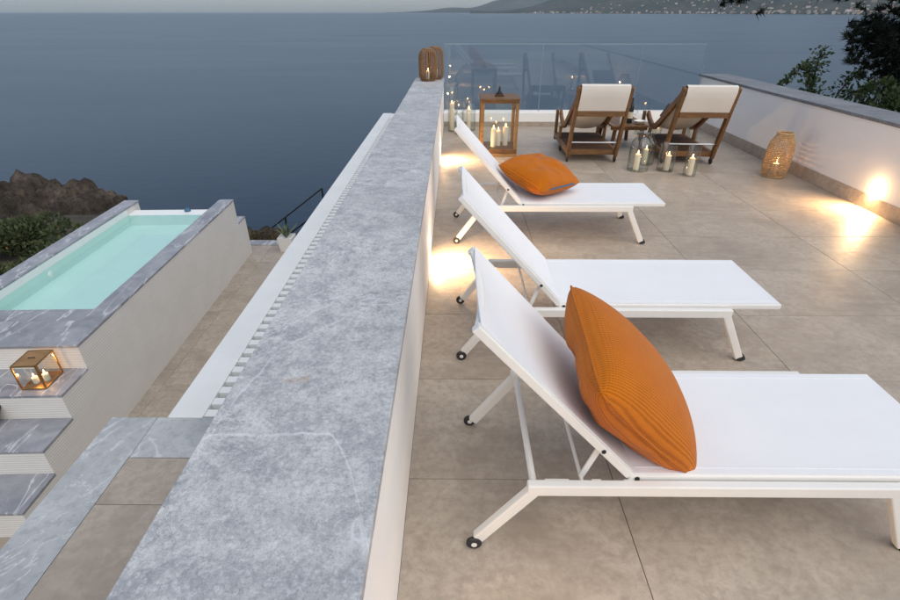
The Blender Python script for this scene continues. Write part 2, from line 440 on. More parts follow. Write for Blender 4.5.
def sstep(a, b, x):
    t = max(0, min(1, (x - a) / (b - a))); return t * t * (3 - 2 * t)
def shore_z(x, y):
    n = noise.noise((x * .35, y * .35, 3.1)); n2 = noise.noise((x * 1.1, y * 1.1, 8.2))
    edge = 10.0 + 1.2 * sstep(-4.5, -9, x) + .5 * n
    drop = max(sstep(edge, edge + 3.2, y), sstep(-9.5, -15.0, x + n), sstep(14, 24, x))
    base = -2.62 + .25 * sstep(-5.9, -7.2, x) * sstep(3, 5, y) + 1.3 * sstep(5.0, 6.5, x)
    return base * (1 - drop) + (-12.5) * drop + .35 * n2 * (.12 + drop)
mb = MB(); nx, ny = 150, 110
for j in range(ny + 1):
    for i in range(nx + 1):
        x = -24 + 54 * i / nx; y = -14 + 36 * j / ny
        z = shore_z(x, y)
        if -5.98 < x < 5.0 and y < 9.75: z = -2.75
        mb.v.append((x, y, z))
for j in range(ny):
    for i in range(nx):
        a = j * (nx + 1) + i; mb.f.append((a, a + 1, a + nx + 2, a + nx + 1)); mb.mi.append(0)
ground = mb.build('ground', 'earth', smooth=True, angle=80); tag(ground, 'dark rocky coastal ground under the house and garden', kind='structure')

def hill_h(az, t):
    """height of the far land at azimuth az (deg right of +Y) and inland fraction t"""
    grow = sstep(3, 20, az)
    ridge = 20 + 380 * grow
    n = noise.fractal((az * .11, t * 2.0, 1.7), .9, 2.1, 5)
    return max(-15, -12 + 14 * sstep(0, .03, t) + ridge * (t ** 1.25) * (1 + .35 * n) + 25 * n * t)
def hill_p(az, t):
    d0 = 6200 - 2500 * sstep(2, 38, az)
    d = d0 + t * (1500 + 900 * sstep(3, 25, az))
    return d * sin(R(az)), d * cos(R(az))
mb = MB(); na, nt = 170, 26
for i in range(na + 1):
    az = 1.5 + 66 * i / na
    for j in range(nt + 1):
        t = j / nt; x, y = hill_p(az, t); mb.v.append((x, y, SEA + hill_h(az, t)))
for i in range(na):
    for j in range(nt):
        a = i * (nt + 1) + j; mb.f.append((a, a + nt + 1, a + nt + 2, a + 1)); mb.mi.append(0)
hills = mb.build('hills', 'far_hill', smooth=True, angle=80); tag(hills, 'hazy green hillside across the bay covered with a town', kind='structure')
mb = MB(); na, nt = 90, 14
for i in range(na + 1):
    az = -7 + 34 * i / na
    for j in range(nt + 1):
        t = j / nt; d = 11500 + 5000 * t
        n = noise.fractal((az * .16, 4.4, t * .6), .9, 2.0, 5)
        h = -20 + 25 * sstep(0, .04, t) + (70 + 330 * sstep(-6, 14, az)) * sin(pi * min(1, t * .9)) * (1 + .6 * n) * sstep(-7, 0, az)
        mb.v.append((d * sin(R(az)), d * cos(R(az)), SEA + h))
for i in range(na):
    for j in range(nt):
        a = i * (nt + 1) + j; mb.f.append((a, a + nt + 1, a + nt + 2, a + 1)); mb.mi.append(0)
mts = mb.build('mountains', 'far_hill', smooth=True, angle=80); tag(mts, 'faint blue mountains far beyond the bay', kind='structure')

# town houses on the far hillside
def house_mesh(w, d, h, rh):
    mb = MB(); mb.box(-w / 2, w / 2, -d / 2, d / 2, -14, h); mb.cur = 1
    e = 1.0
    mb.add([(-w / 2 - e, -d / 2 - e, h), (w / 2 + e, -d / 2 - e, h), (w / 2 + e, d / 2 + e, h), (-w / 2 - e, d / 2 + e, h), (-w / 2 + d * .3, 0, h + rh), (w / 2 - d * .3, 0, h + rh)],
           [(0, 1, 5, 4), (2, 3, 4, 5), (1, 2, 5), (3, 0, 4), (0, 3, 2, 1)])
    me = bpy.data.meshes.new('far_house'); me.from_pydata(mb.v, [], mb.f)
    for m in ('far_house_wall', 'far_roof'): me.materials.append(M[m])
    me.polygons.foreach_set('material_index', mb.mi); return me
HM = [house_mesh(26, 16, 11, 4), house_mesh(16, 12, 8, 4), house_mesh(38, 16, 15, 3), house_mesh(20, 18, 20, 2.5)]
hr = random.Random(11)
for k in range(290):
    az = 6.5 + 33 * hr.random() ** .8
    t = (.02 + .03 * hr.random()) if k % 5 < 2 else (.03 + .36 * hr.random() ** 1.2)
    if az < 12: t = .02 + .06 * hr.random()
    x, y = hill_p(az, t)
    o = link('far_house', HM[hr.randrange(4)], loc=(x, y, SEA + hill_h(az, t)), rot=(0, 0, R(-az) + hr.uniform(-.5, .5)))
    s = hr.uniform(.32, .72); o.scale = (s, s, s)
    tag(o, 'tiny pale house of the town on the far hillside across the bay', 'house', 'houses of the far town')

# ------------------------------------------------------------------ building body and terrace floor
body = empty('house_base', (0, 0, GZ), 'white plastered house storey under the terrace', 'building')
B(WL_OUT + .01, WR_OUT - .01, -6, 9.72, -.3, -GZ - .05).build('wall', 'plaster', body)

floor = empty('terrace_floor', (0, 0, 0), 'beige concrete-look porcelain tile terrace floor', kind='structure')
B(WL_IN - .01, WR_IN + .01, -6.0, T_END + .02, -.05, -.006).build('grout_bed', 'grout', floor)
TX = [WL_IN, .71, 1.95, 3.18, WR_IN]; TY0, TP = 1.53, .70
gap = .0016
tile_cache = {}
for j in range(-9, 13):
    y0 = TY0 + (j - 1) * TP; y1 = y0 + TP
    if y0 >= T_END - .03: break
    y1 = min(y1, T_END)
    for i in range(4):
        x0, x1 = TX[i], TX[i + 1]
        key = (round(x1 - x0, 3), round(y1 - y0, 3))
        if key not in tile_cache:
            w, d = (x1 - x0) / 2 - gap, (y1 - y0) / 2 - gap
            tile_cache[key] = MB().box(-w, w, -d, d, -.012, 0).mesh('floor_tile', 'floor_tile')
        link('floor_tile', tile_cache[key], floor, .0012, ((x0 + x1) / 2, (y0 + y1) / 2, rnd.uniform(-.0004, .0004)))

# ------------------------------------------------------------------ left parapet wall with stone coping
pw = empty('parapet_wall', ((WL_IN + WL_OUT) / 2, 4, 0), 'low plastered wall between terrace and pool side, topped with wide grey stone', 'wall')
def W(mb, name, mat, parent, **k):
    """mesh given in world coordinates, parented to an unrotated empty"""
    l = parent.location; mb.v = [(a - l.x, b - l.y, c - l.z) for a, b, c in mb.v]
    return mb.build(name, mat, parent, **k)
W(B(WL_OUT + .015, WL_IN, -6, 9.7, -.3, LW_TOP - .032), 'plaster_body', 'plaster', pw)
joints = [-6.0, -4.3, -1.65, 3.77, 6.3, 8.75, 9.72]
for a, b in zip(joints, joints[1:]):
    W(B(WL_OUT, WL_IN + .012, a + .0015, b - .0015, LW_TOP - .032, LW_TOP), 'coping_slab', 'grey_stone_vein' if a == -1.65 else 'grey_stone', pw, bevel=.002).location = (0, 0, 0)
# make each slab carry its own origin so that the stone pattern differs between slabs
for o in list(pw.children):
    if o.name.startswith('coping_slab'):
        c = sum((Vector(q.co) for q in o.data.vertices), Vector()) / len(o.data.vertices)
        o.data.transform(Matrix.Translation(-c)); o.location = c

# right wall
rw = empty('boundary_wall', ((WR_IN + WR_OUT) / 2, 4, 0), 'white plastered wall with dark grey coping along the far side of the terrace', 'wall')
W(B(WR_IN, WR_OUT - .01, -6, 9.68, -1.6, RW_TOP - .035), 'plaster_body', 'plaster', rw)
js = [-6, -3.2, -.9, 1.4, 3.7, 6.0, 8.3, 9.71]
def recenter(o):
    c = sum((Vector(q.co) for q in o.data.vertices), Vector()) / len(o.data.vertices)
    o.data.transform(Matrix.Translation(-c)); o.location = c; return o
for a, b in zip(js, js[1:]):
    recenter(W(B(WR_IN - .012, WR_OUT, a + .0015, b - .0015, RW_TOP - .035, RW_TOP), 'coping_slab', 'grey_stone_dark', rw, bevel=.002))
ys = TY0 - 7 * TP
k = 0
while ys < T_END - .05:
    ye = min(ys + 1.2, T_END)
    recenter(W(B(WR_IN - .012, WR_IN + .002, ys + .001, ye - .001, .001, .145), 'skirting_tile', 'floor_tile', rw, bevel=.0015)); ys = ye

# glass balustrade at the sea end
kb = empty('balustrade_kerb', (2, T_END + .13, 0), 'low white kerb carrying the glass balustrade at the sea end', 'kerb')
W(B(WL_IN + .001, WR_IN - .001, T_END, T_END + .26, -.2, .235), 'kerb_body', 'plaster', kb, bevel=.004)
xs = [WL_IN + .002, .71, 1.95, 3.18, WR_IN - .014]
for a, b in zip(xs, xs[1:]):
    recenter(W(B(a + .001, b - .001, T_END - .011, T_END + .002, .001, .085), 'skirting_tile', 'floor_tile', kb, bevel=.0015))
gb = empty('glass_balustrade', (2, T_END + .15, .235), 'frameless clear glass balustrade of three panes facing the sea', 'balustrade')
px = [WL_IN + .012, 1.52, 3.215, WR_IN - .02]
for a, b in zip(px, px[1:]):
    W(B(a + .006, b - .006, T_END + .142, T_END + .158, .225, 1.325), 'glass_pane', 'balustrade_glass', gb, bevel=.001)
    W(B(a + .006, b - .006, T_END + .1415, T_END + .1585, 1.3252, 1.332), 'polished_edge', 'glass_edge', gb)
    W(B(b - .0058, b - .0006, T_END + .1415, T_END + .1585, .265, 1.325), 'polished_edge', 'glass_edge', gb)
    W(B(a + .006, b - .006, T_END + .128, T_END + .172, .2352, .262), 'channel', 'pergola_white', gb)

# ------------------------------------------------------------------ recessed wall lights
def wall_light(y, side, z, label, power):
    x = WL_IN if side > 0 else WR_IN
    e = empty('wall_light', (x, y, z), label, 'wall light', 'recessed lights low in the terrace walls')
    q = 1 if side > 0 else -1
    o = MB().lathe([(.027, 0), (.042, 0), (.042, .004), (.038, .006), (.027, .006)], 28).build('trim_ring', 'powder_white', e, smooth=True); o.rotation_euler = (0, R(90 * q), 0)
    o = MB().lathe([(0, .0005), (.0268, .0005), (.0268, .003), (0, .003)], 28).build('lens', 'lamp_lens', e, smooth=True); o.rotation_euler = (0, R(90 * q), 0)
    light('wall_light_glow', 'POINT', (side * .045, 0, 0), power * .24, WARM, e, shadow_soft_size=.02)
    L = light('wall_light_lamp', 'AREA', (side * .026, 0, -.0), power, WARM, e, shape='RECTANGLE', size=.10, size_y=.03, spread=R(140))
    d = Vector((side * 1.0, 0, -1)).normalized(); L.rotation_euler = d.to_track_quat('-Z', 'Y').to_euler()
    return e
wall_light(.34, 1, .21, 'unseen recessed warm light added low in the parapet wall beside the nearest lounger', 7)  # out of view, added to continue the row and warm the nearest lounger
wall_light(3.72, 1, .21, 'recessed warm light in the parapet wall between middle and far loungers', 10)
wall_light(7.08, 1, .21, 'recessed warm light in the parapet wall just beyond the far lounger', 10)
wall_light(5.05, -1, .22, 'recessed warm light in the right wall, nearer than the wicker lantern', 10)
wall_light(1.68, -1, .22, 'unseen recessed warm light added in the right wall level with the nearest lounger', 7)  # unseen lamp put in at the row spacing for warm light on the loungers

# ------------------------------------------------------------------ slatted pergola outside the parapet
PZ = .10
pg = empty('pergola', (-1.0, 5.5, PZ), 'white slatted pergola projecting from the outer face of the parapet', 'pergola')
W(B(-1.385, -1.215, 1.802, 10.22, PZ - .16, PZ), 'edge_beam', 'pergola_white', pg, bevel=.004)
sl = MB().box(-.262, .262, -.024, .024, -.11, -.006).mesh('slat', 'pergola_white')
y = 1.84
while y < 9.7:
    link('slat', sl, pg, 0, (-.952 + 1.0, y - 5.5, 0)); y += .0868
W(B(-1.214, -.70, 9.72, 10.2, PZ - .085, PZ - .006), 'end_panel', 'pergola_white', pg)

# ------------------------------------------------------------------ landing next to the parapet
LZ = .10
ld = empty('landing', (-1.2, 0, LZ), 'beige tiled landing edged with grey stone beside the parapet', kind='structure')
W(B(-1.635, WL_OUT + .005, -3.0, 1.795, GZ - .2, LZ - .03), 'landing_body', 'plaster', ld)
W(B(-1.41, WL_OUT + .003, -3.0, 1.545, LZ - .0299, LZ - .008), 'grout_bed', 'grout', ld)
bo = LZ
recenter(W(MB().prism([(-1.65, 1.80), (-1.65, .35), (-1.43, .35), (-1.43, 1.55), (-1.43, 1.80)], 'z', bo - .03, bo), 'border_slab', 'border_stone', ld, bevel=.002))
recenter(W(B(-1.428, WL_OUT + .004, 1.552, 1.80, bo - .03, bo), 'border_slab', 'border_stone', ld, bevel=.002))
for a, b in ((-1.3, .347), (-3.0, -1.303)):
    recenter(W(B(-1.65, -1.43, a, b, bo - .03, bo), 'border_slab', 'border_stone', ld, bevel=.002))
for a, b in ((1.31, 1.548), (.70, 1.307), (0, .697), (-.7, -.003), (-1.4, -.703)):
    recenter(W(B(-1.427, WL_OUT + .004, a, b, bo - .012, bo - .001), 'floor_tile', 'floor_tile', ld, bevel=.0012))

# ------------------------------------------------------------------ lower patio
pt = empty('patio', (-2.5, 5, GZ), 'beige tiled lower patio between the house and the pool', kind='structure')
W(B(-8.0, WL_OUT + .005, -4, 9.62, GZ - .3, GZ - .008), 'patio_slab', 'grout', pt)
pc = {}
for j in range(-3, 11):
    for i in range(7):
        x1 = WL_OUT - .62 * i; x0 = x1 - .62; y0 = -.5 + j * .93
        y1 = min(y0 + .93, 9.6)
        if y1 - y0 < .05 or x1 < -4.9: continue
        if x1 < -4.0 and y0 > 2.2: continue
        key = round(y1 - y0, 3)
        if key not in pc: pc[key] = MB().box(-.3085, .3085, -(y1 - y0) / 2 + .0015, (y1 - y0) / 2 - .0015, -.012, 0).mesh('floor_tile', 'floor_tile')
        link('floor_tile', pc[key], pt, .001, ((x0 + x1) / 2 + 2.5, (y0 + y1) / 2 - 5, 0))
W(B(-4.6, WL_OUT, 9.602, 9.86, GZ - .25, GZ + .012), 'edge_slab', 'vein_marble', pt, bevel=.003)

# ------------------------------------------------------------------ plunge pool (local frame turned two degrees)
PR = 2.06
CZ = 1.23                        # coping above patio
pool = empty('plunge_pool', (-3.92, 4.24, GZ), 'raised rectangular plunge pool with grey marble edge and strip-clad sides', 'pool', rz=R(PR))
PWX = -1.97
ct = .028
# walls round the basin (clad)
B(-.23, 0, .0, 4.66, -.1, CZ - ct).build('wall', 'strip_cladding', pool)
B(PWX, PWX + .23, .0, 4.66, -.6, CZ - ct).build('wall', 'strip_cladding', pool)
B(PWX + .23, -.23, .0, .715, -.1, CZ - ct).build('wall', 'strip_cladding', pool)
B(PWX + .23, -.23, 4.22, 4.5, -.3, CZ - .13).build('overflow_weir', 'pool_rim_white', pool, bevel=.006)
B(-.23, 0, 4.661, 5.03, -.1, .74).build('wall', 'strip_cladding', pool)
B(-.24, .004, 4.662, 5.04, .7402, .765).build('coping_slab', 'vein_marble', pool, bevel=.002)
B(PWX, -.2305, 4.80, 5.03, -.6, .70).build('wall', 'strip_cladding', pool)
# lining
B(PWX + .2302, -.2302, .7152, 4.2198, .45, CZ - .32).build('basin_floor', 'pool_plaster', pool)
for z0, z1, mt in ((CZ - .3199, CZ - .1301, 'pool_plaster'), (CZ - .13, CZ - ct - .001, 'pool_rim_white')):
    B(PWX + .2302, PWX + .25, .73, 4.2198, z0, z1).build('lining', mt, pool)
    B(-.25, -.2302, .73, 4.2198, z0, z1).build('lining', mt, pool)
    B(PWX + .2302, -.2302, .7152, .7299, z0, z1).build('lining', mt, pool)
# marble copings in slabs
def slabs(x0, x1, ya, yb, n, z=CZ):
    for k in range(n):
        a = ya + (yb - ya) * k / n; b = ya + (yb - ya) * (k + 1) / n
        recenter(B(x0, x1, a + .001, b - .001, z - ct, z).build('coping_slab', 'vein_marble', pool, bevel=.002))
slabs(-.25, .008, .482, 4.67, 4); slabs(PWX - .008, PWX + .25, .482, 4.67, 4)
for k in range(2):
    w = (-PWX - .5) / 2
    recenter(B(PWX + .251 + k * w, PWX + .249 + (k + 1) * w, .482, .735, CZ - ct, CZ).build('coping_slab', 'vein_marble', pool, bevel=.002))
for k in range(2):
    w = (-PWX + .016) / 2
    recenter(B(PWX - .008 + k * w + .001, PWX - .008 + (k + 1) * w - .001, -.012, .48, CZ - ct, CZ).build('coping_slab', 'vein_marble', pool, bevel=.002))
# steps up the near end
for k, (ya, yb, z) in enumerate(((-.44, 0, CZ - .30), (-.89, -.44, CZ - .60), (-1.34, -.89, CZ - .90))):
    B(PWX, 0, ya + .0, yb + (.0 if k else -.0005), -.1, z - ct).build('step_riser', 'strip_cladding', pool)
    for q in range(2):
        w = (-PWX + .016) / 2
        recenter(B(PWX - .008 + q * w + .001, PWX - .008 + (q + 1) * w - .001, ya - .003, yb - .001, z - ct, z).build('tread_slab', 'vein_marble', pool, bevel=.002))
B(PWX + .2503, -.2503, .7301, 4.2196, CZ - .315, CZ - .125).build('pool_water', 'pool_water', None)
pwat = bpy.data.objects['pool_water']; pwat.location = pool.location; pwat.rotation_euler = pool.rotation_euler
tag(pwat, 'still pale turquoise water in the plunge pool', kind='structure')
# skimmer mouth in the lining, hose fitting
fit = MB(); fit.lathe([(.0, 0), (.05, 0), (.05, .012), (.028, .02), (.0, .02)], 16)
for yy in (2.1,):
    fo = fit.build('inlet', 'pool_rim_white', pool, smooth=True); fo.rotation_euler = (0, R(90), 0); fo.location = (PWX + .25, yy, CZ - .22)

ft = MB().lathe([(0, 0), (.05, 0), (.055, .02), (.04, .05), (.018, .06), (.018, .085), (0, .085)], 16).build('pool_float', 'zip_blue', None, smooth=True, loc=(-4.83, 8.62, GZ + CZ - .129))
tag(ft, 'small dark blue float resting on the white far rim of the pool', 'float')

# ------------------------------------------------------------------ loungers
def make_lounger():
    r = empty('sun_lounger', (0, 0, 0))
    W2 = .67
    for yy in (.017, W2 - .017):
        MB().bar((.235, yy, .325), (1.575, yy, .325), .034, .05).build('side_rail', 'powder_white', r, bevel=.005)
        for x0, x1 in ((.262, .065), (1.545, 1.70)):
            leg = MB().bar((x0, yy, .318), (x1, yy, .045 if x1 < 1 else .018), .0335, .045, up=(1, 0, 0)).build('leg', 'powder_white', r, bevel=.006)
            if x1 > 1:
                MB().bar((x1 + .004, yy, .030), (x1 + .019, yy, .0), .037, .049, up=(1, 0, 0)).build('foot_cap', 'black_rubber', leg, bevel=.006)
            else:
                wh = MB(); s = .026 if yy < .1 else -.026
                wh.lathe([(.0, -.010), (.025, -.009), (.030, -.005), (.030, .005), (.025, .009), (.0, .010)], 22, axis='y')
                wo = wh.build('wheel', 'black_rubber', r, smooth=True, loc=(.052, yy - s * .55, .030))
                MB().lathe([(.0, -.013), (.011, -.012), (.011, .012), (.0, .012)], 14, axis='y').build('hub', 'powder_white', wo, smooth=True)
    for xx, rad, zz in ((.262, .013, .315), (.44, .007, .318), (1.50, .014, .315)):
        MB().tube([(xx, .02, zz), (xx, W2 - .02, zz)], rad, 10).build('crossbar', 'powder_white', r, smooth=True)
    # seat panel
    ya, yb = .046, W2 - .046
    sf = MB()
    sf.box(.60, 1.86, ya - .006, ya + .024, .335, .365).box(.60, 1.86, yb - .024, yb + .006, .335, .365)
    sf.box(1.83, 1.8602, ya + .0241, yb - .0241, .335, .365).box(.60, .628, ya + .0241, yb - .0241, .333, .359)
    sf.build('seat_frame', 'powder_white', r, bevel=.005)
    def sling(name, p0, p1, nrm, sag):
        mb = MB(); n, m = 14, 16; p0, p1, nrm = Vector(p0), Vector(p1), Vector(nrm)
        for side in (1, 0):
            for i in range(n + 1):
                for j in range(m + 1):
                    s = i / n; q = j / m
                    yy = ya + .002 + (yb - ya - .004) * q
                    dip = sag * (1 - (2 * q - 1) ** 2) * (1 - (2 * s - 1) ** 6 * .8)
                    p = p0.lerp(p1, s) + nrm * ((.004 if side else .0) - dip); mb.v.append((p.x, yy, p.z))
        def id(k, i, j): return k * (n + 1) * (m + 1) + i * (m + 1) + j
        for k in (0, 1):
            for i in range(n):
                for j in range(m): mb.f.append((id(k, i, j), id(k, i + 1, j), id(k, i + 1, j + 1), id(k, i, j + 1))); mb.mi.append(0)
        for i in range(n):
            for j in (0, m): mb.f.append((id(0, i, j), id(0, i + 1, j), id(1, i + 1, j), id(1, i, j))); mb.mi.append(0)
        for j in range(m):
            for i in (0, n): mb.f.append((id(0, i, j), id(0, i, j + 1), id(1, i, j + 1), id(1, i, j))); mb.mi.append(0)
        return mb.build(name, 'sling_white', r, smooth=True, angle=50)
    sling('seat_sling', (.605, 0, .3655), (1.853, 0, .3655), (0, 0, 1), .006)
    for q in (ya + .030, yb - .030):
        MB().box(.63, 1.83, q - .0012, q + .0012, .3655, .3708).build('seam', 'sling_white', r)
    # backrest
    h = Vector((.605, 0, .358)); tpt = Vector((.035, 0, .985)); d = (tpt - h).normalized(); nr = Vector((-d.z, 0, d.x)) * -1
    for yy in (ya + .009, yb - .009):
        MB().bar((h.x, yy, h.z), (tpt.x, yy, tpt.z), .03, .032, up=nr).build('back_rail', 'powder_white', r, bevel=.005)
    hb = []
    for k in range(9):
        q = k / 8; yy = ya + .024 + (yb - ya - .048) * q; bow = .030 * (1 - (2 * q - 1) ** 2)
        p = tpt - d * (.014 + bow) ; hb.append((p.x, yy, p.z))
    MB().tube(hb, .013, 8).build('head_bar', 'powder_white', r, smooth=True)
    sling('back_sling', h + nr * .0165 + d * .01, tpt + nr * .0165 - d * .004, nr, .028)
    # prop arms, ratchet plates, hinge bolts
    for yy, s in ((ya + .03, 1), (yb - .03, -1)):
        p = h + d * .17
        MB().bar((p.x, yy, p.z - .01), (.44, yy, .318), .008, .022).build('prop_arm', 'powder_white', r, bevel=.002)
        rp = MB(); y0 = .0345 if s > 0 else W2 - .0405
        prof = [(.30, .300), (.62, .300), (.62, .345), (.585, .345), (.57, .322), (.515, .322), (.50, .345), (.47, .345), (.455, .322), (.40, .322), (.385, .345), (.30, .345)]
        rp.prism(prof, 'y', y0, y0 + .006)
        rp.build('ratchet_plate', 'powder_white', r)
    for yy in (ya - .007, yb + .007):
        p = h + d * .17
        MB().lathe([(.0, -.004), (.008, -.003), (.008, .003), (.0, .004)], 10, c=(p.x, yy, p.z), axis='y').build('bolt', 'dark_metal', r, smooth=True)
        MB().lathe([(.0, -.004), (.009, -.003), (.009, .003), (.0, .004)], 10, c=(.63, yy, .35), axis='y').build('bolt', 'dark_metal', r, smooth=True)
    return r
L1 = make_lounger(); L2 = copy_tree(L1); L3 = copy_tree(L1)
LG = 'white loungers in a row along the parapet'
for o, loc, lab, rz in ((L1, (.03, 1.20, 0), 'white sling sun lounger nearest the camera with a large orange cushion', 0),
                    (L2, (-.005, 2.41, 0), 'white sling sun lounger in the middle of the row, without a cushion', 0),
                    (L3, (-.03, 4.14, 0), 'white sling sun lounger farthest away, its orange cushion showing a blue zip', 0)):
    o.location = loc; o.rotation_euler.z = R(rz); tag(o, lab, 'sun lounger', LG)

# ------------------------------------------------------------------ cushions
def cushion(name, w, h, th, centre, ex, ey, label, cat, mat, group=None, bend=0.0, zipbar=False, seed=1, curl=0.0):
    ex = Vector(ex).normalized(); ez = ex.cross(Vector(ey)).normalized(); ey = ez.cross(ex).normalized()
    mb = MB(); n = 44
    def P(i, j, s):
        u = 2 * i / n - 1; v = 2 * j / n - 1
        pu = 1 - .035 * (1 - v * v) * abs(u) ** 3; pv = 1 - .035 * (1 - u * u) * abs(v) ** 3
        k_ = (abs(u) * abs(v)) ** 5; pu -= .05 * k_; pv -= .05 * k_
        x = u * w / 2 * pu; y = v * h / 2 * pv
        prof = max(0, (1 - abs(u) ** 2.4) * (1 - abs(v) ** 2.4)) ** .49
        wr = noise.noise((u * 1.7 + seed, v * 1.7, seed * .7)) * .30 + noise.noise((u * 3.6 + seed, v * 3.6, 3.3)) * .16
        # soft creases running out of the corners
        cr = .03 * math.exp(-((abs(u) - abs(v)) / .2) ** 2) * (abs(u) * abs(v)) ** .8
        z = s * th / 2 * prof * (1 + wr * (.8 if s > 0 else .0) - cr * 2)
        if s > 0: z -= th * .07 * math.exp(-((u - .1) ** 2 / .10 + (v - .62) ** 2 / .05)) + th * .010 * sin(7 * u + 3 * v + seed) * math.exp(-((v + .1) ** 2) / .3) * (1 - u * u)
        z += bend * (y / h) ** 2 * h + curl * (x / w) * (y / h)
        return ex * x + ey * y + ez * z
    for s in (1, -1):
        for i in range(n + 1):
            for j in range(n + 1): mb.v.append(tuple(P(i, j, s)))
    def id(k, i, j): return k * (n + 1) ** 2 + i * (n + 1) + j
    for i in range(n):
        for j in range(n):
            mb.f.append((id(0, i, j), id(0, i + 1, j), id(0, i + 1, j + 1), id(0, i, j + 1))); mb.f.append((id(1, i, j), id(1, i, j + 1), id(1, i + 1, j + 1), id(1, i + 1, j))); mb.mi += [0, 0]
    # local mesh axes follow the cushion so that the knit runs straight
    Rm = Matrix((ex, ey, ez)).transposed()
    mb.v = [tuple(Rm.transposed() @ Vector(p)) for p in mb.v]
    root = empty(name, centre, label, cat, group); root.rotation_euler = Rm.to_euler()
    mb.build('cover', mat, root, smooth=True, angle=80)
    mb = MB(); pts = []
    for k in range(4 * 16 + 1):
        q = (k / 16) % 4; e = int(q) % 4; a = 2 * (q - int(q)) - 1
        uv = ((a, -1), (1, a), (-a, 1), (-1, -a))[e]
        p = Rm.transposed() @ P((uv[0] + 1) * n / 2, (uv[1] + 1) * n / 2, 1); pts.append(p)
    mb.tube(pts, .0045, 6, cap=False); mb.build('seam', mat, root, smooth=True, angle=80)
    if zipbar:
        zp = []
        for k in range(13):
            p = Rm.transposed() @ P(n * (.22 + .6 * k / 12), 0, 1); zp.append(p + Vector((0, -.004, .008)))
        MB().ribbon(zp, .013, .006, (0, 0, 1)).build('zip', 'zip_blue', root)
    return root
_bd = Vector((-.57, 0, .627)).normalized()
cushion('cushion', .56, .66, .28, (.655, 1.49, .595), (.0, -.98, -.17), (-.665, .0, .74), 'large orange knitted cushion propped on the nearest lounger', 'cushion', 'orange_knit', 'orange knitted cushions', bend=-.10, seed=2)
cushion('cushion', .56, .56, .27, (.77, 4.52, .525), (.76, .65, -.04), (-.62, .72, .22), 'orange knitted cushion with blue zip lying on the farthest lounger', 'cushion', 'orange_knit', 'orange knitted cushions', zipbar=True, seed=5)
cushion('cushion', .55, .42, .24, (-4.80, 3.62, GZ + CZ - .60 + .125), (1, .05, 0), (0, .9, .35), 'dark brown cushion at the picture edge on a pool step', 'cushion', 'brown_cushion', seed=8)

# ------------------------------------------------------------------ candles, jars, lanterns
def candle(x, y, z, r, h, label, group='burning cream candles', power=.22, lean=0):
    e = empty('candle', (x, y, z), label, 'candle', group)
    MB().lathe([(0, 0), (r, 0), (r, h - .006), (r * .92, h), (r * .7, h - .004), (r * .3, h - .010), (0, h - .011)], 18).build('wax', 'wax', e, smooth=True)
    MB().tube([(0, 0, h - .011), (.001, 0, h + .008)], .0012, 5).build('wick', 'black_rubber', e)
    MB().lathe([(0, h + .004), (.0055, h + .012), (.007, h + .020), (.005, h + .032), (.002, h + .044), (0, h + .05)], 10).build('flame', 'flame', e, smooth=True)
    light('candle_light', 'POINT', (0, 0, h + .035), power, WARMER, e, shadow_soft_size=.012)
    return e
def jar(x, y, z, prof, label, wall=.004, group='clear glass candle jars', mat='jar_glass'):
    mb = MB(); inner = [(max(0, r - wall), zz + (wall * 2 if k == 0 else 0)) for k, (r, zz) in enumerate(prof)]
    inner[0] = (0, .012); pr = [(0, 0)] + prof + list(reversed([(max(0.0, r - wall), max(zz, .012)) for r, zz in prof])) + [(0, .012)]
    o = mb.lathe(pr, 32).build('glass_jar', mat, None, smooth=True, loc=(x, y, z), angle=50)
    return tag(o, label, 'jar', group)
def cyl(r, h): return [(r * .96, 0), (r, .01), (r, h - .004), (r + .003, h)]
def necked(r, h): return [(r * .93, 0), (r, .015), (r, h * .62), (r * .93, h * .74), (r * .68, h * .84), (r * .56, h * .88), (r * .56, h * .95), (r * .63, h)]
jar(2.405, 6.58, 0, necked(.135, .48), 'largest necked glass jar between the deck chairs')
candle(2.375, 6.56, .012, .036, .20, 'pillar candle inside the largest necked glass jar')
jar(2.60, 6.88, 0, necked(.11, .40), 'glass jar standing just behind the largest jar')
candle(2.585, 6.87, .012, .034, .19, 'pillar candle in the jar just behind the largest jar')
jar(2.755, 6.56, 0, cyl(.105, .34), 'wide round glass jar in front of the right deck chair')
candle(2.765, 6.54, .012, .036, .19, 'pillar candle in the wide round jar by the right deck chair')
jar(2.975, 6.32, 0, cyl(.078, .36), 'narrow glass cylinder nearest the camera beside the right deck chair')
candle(2.975, 6.32, .012, .036, .21, 'pillar candle in the narrow cylinder by the right deck chair')
jar(-.03, 9.05, 0, cyl(.085, .70), 'tall glass cylinder at the end of the parapet beside the kerb')
candle(-.045, 9.06, .012, .04, .44, 'tall candle in the glass cylinder nearest the parapet end')
jar(.245, 9.12, 0, necked(.12, .52), 'rounded glass jar left of the wooden lantern near the kerb')
candle(.245, 9.12, .012, .036, .34, 'tall candle in the rounded jar left of the wooden lantern')
jar(.08, 8.80, 0, cyl(.07, .36), 'small glass cylinder in front of two jars by the parapet end')
candle(.08, 8.80, .012, .034, .18, 'short candle in the small cylinder by the parapet end')
jar(3.42, 8.78, 0, cyl(.075, .22), 'short glass cylinder seen under the right deck chair')
candle(3.42, 8.78, .012, .034, .10, 'short candle in the jar seen under the right deck chair')
jar(3.86, 8.42, 0, cyl(.085, .30), 'glass cylinder against the right wall behind the deck chair')
candle(3.86, 8.42, .012, .04, .16, 'candle in the glass cylinder by the right wall')
jar(3.15, 8.86, 0, cyl(.07, .2), 'short glass cylinder near the kerb beyond the right deck chair')
candle(3.15, 8.86, .012, .034, .09, 'short candle near the kerb beyond the right deck chair')

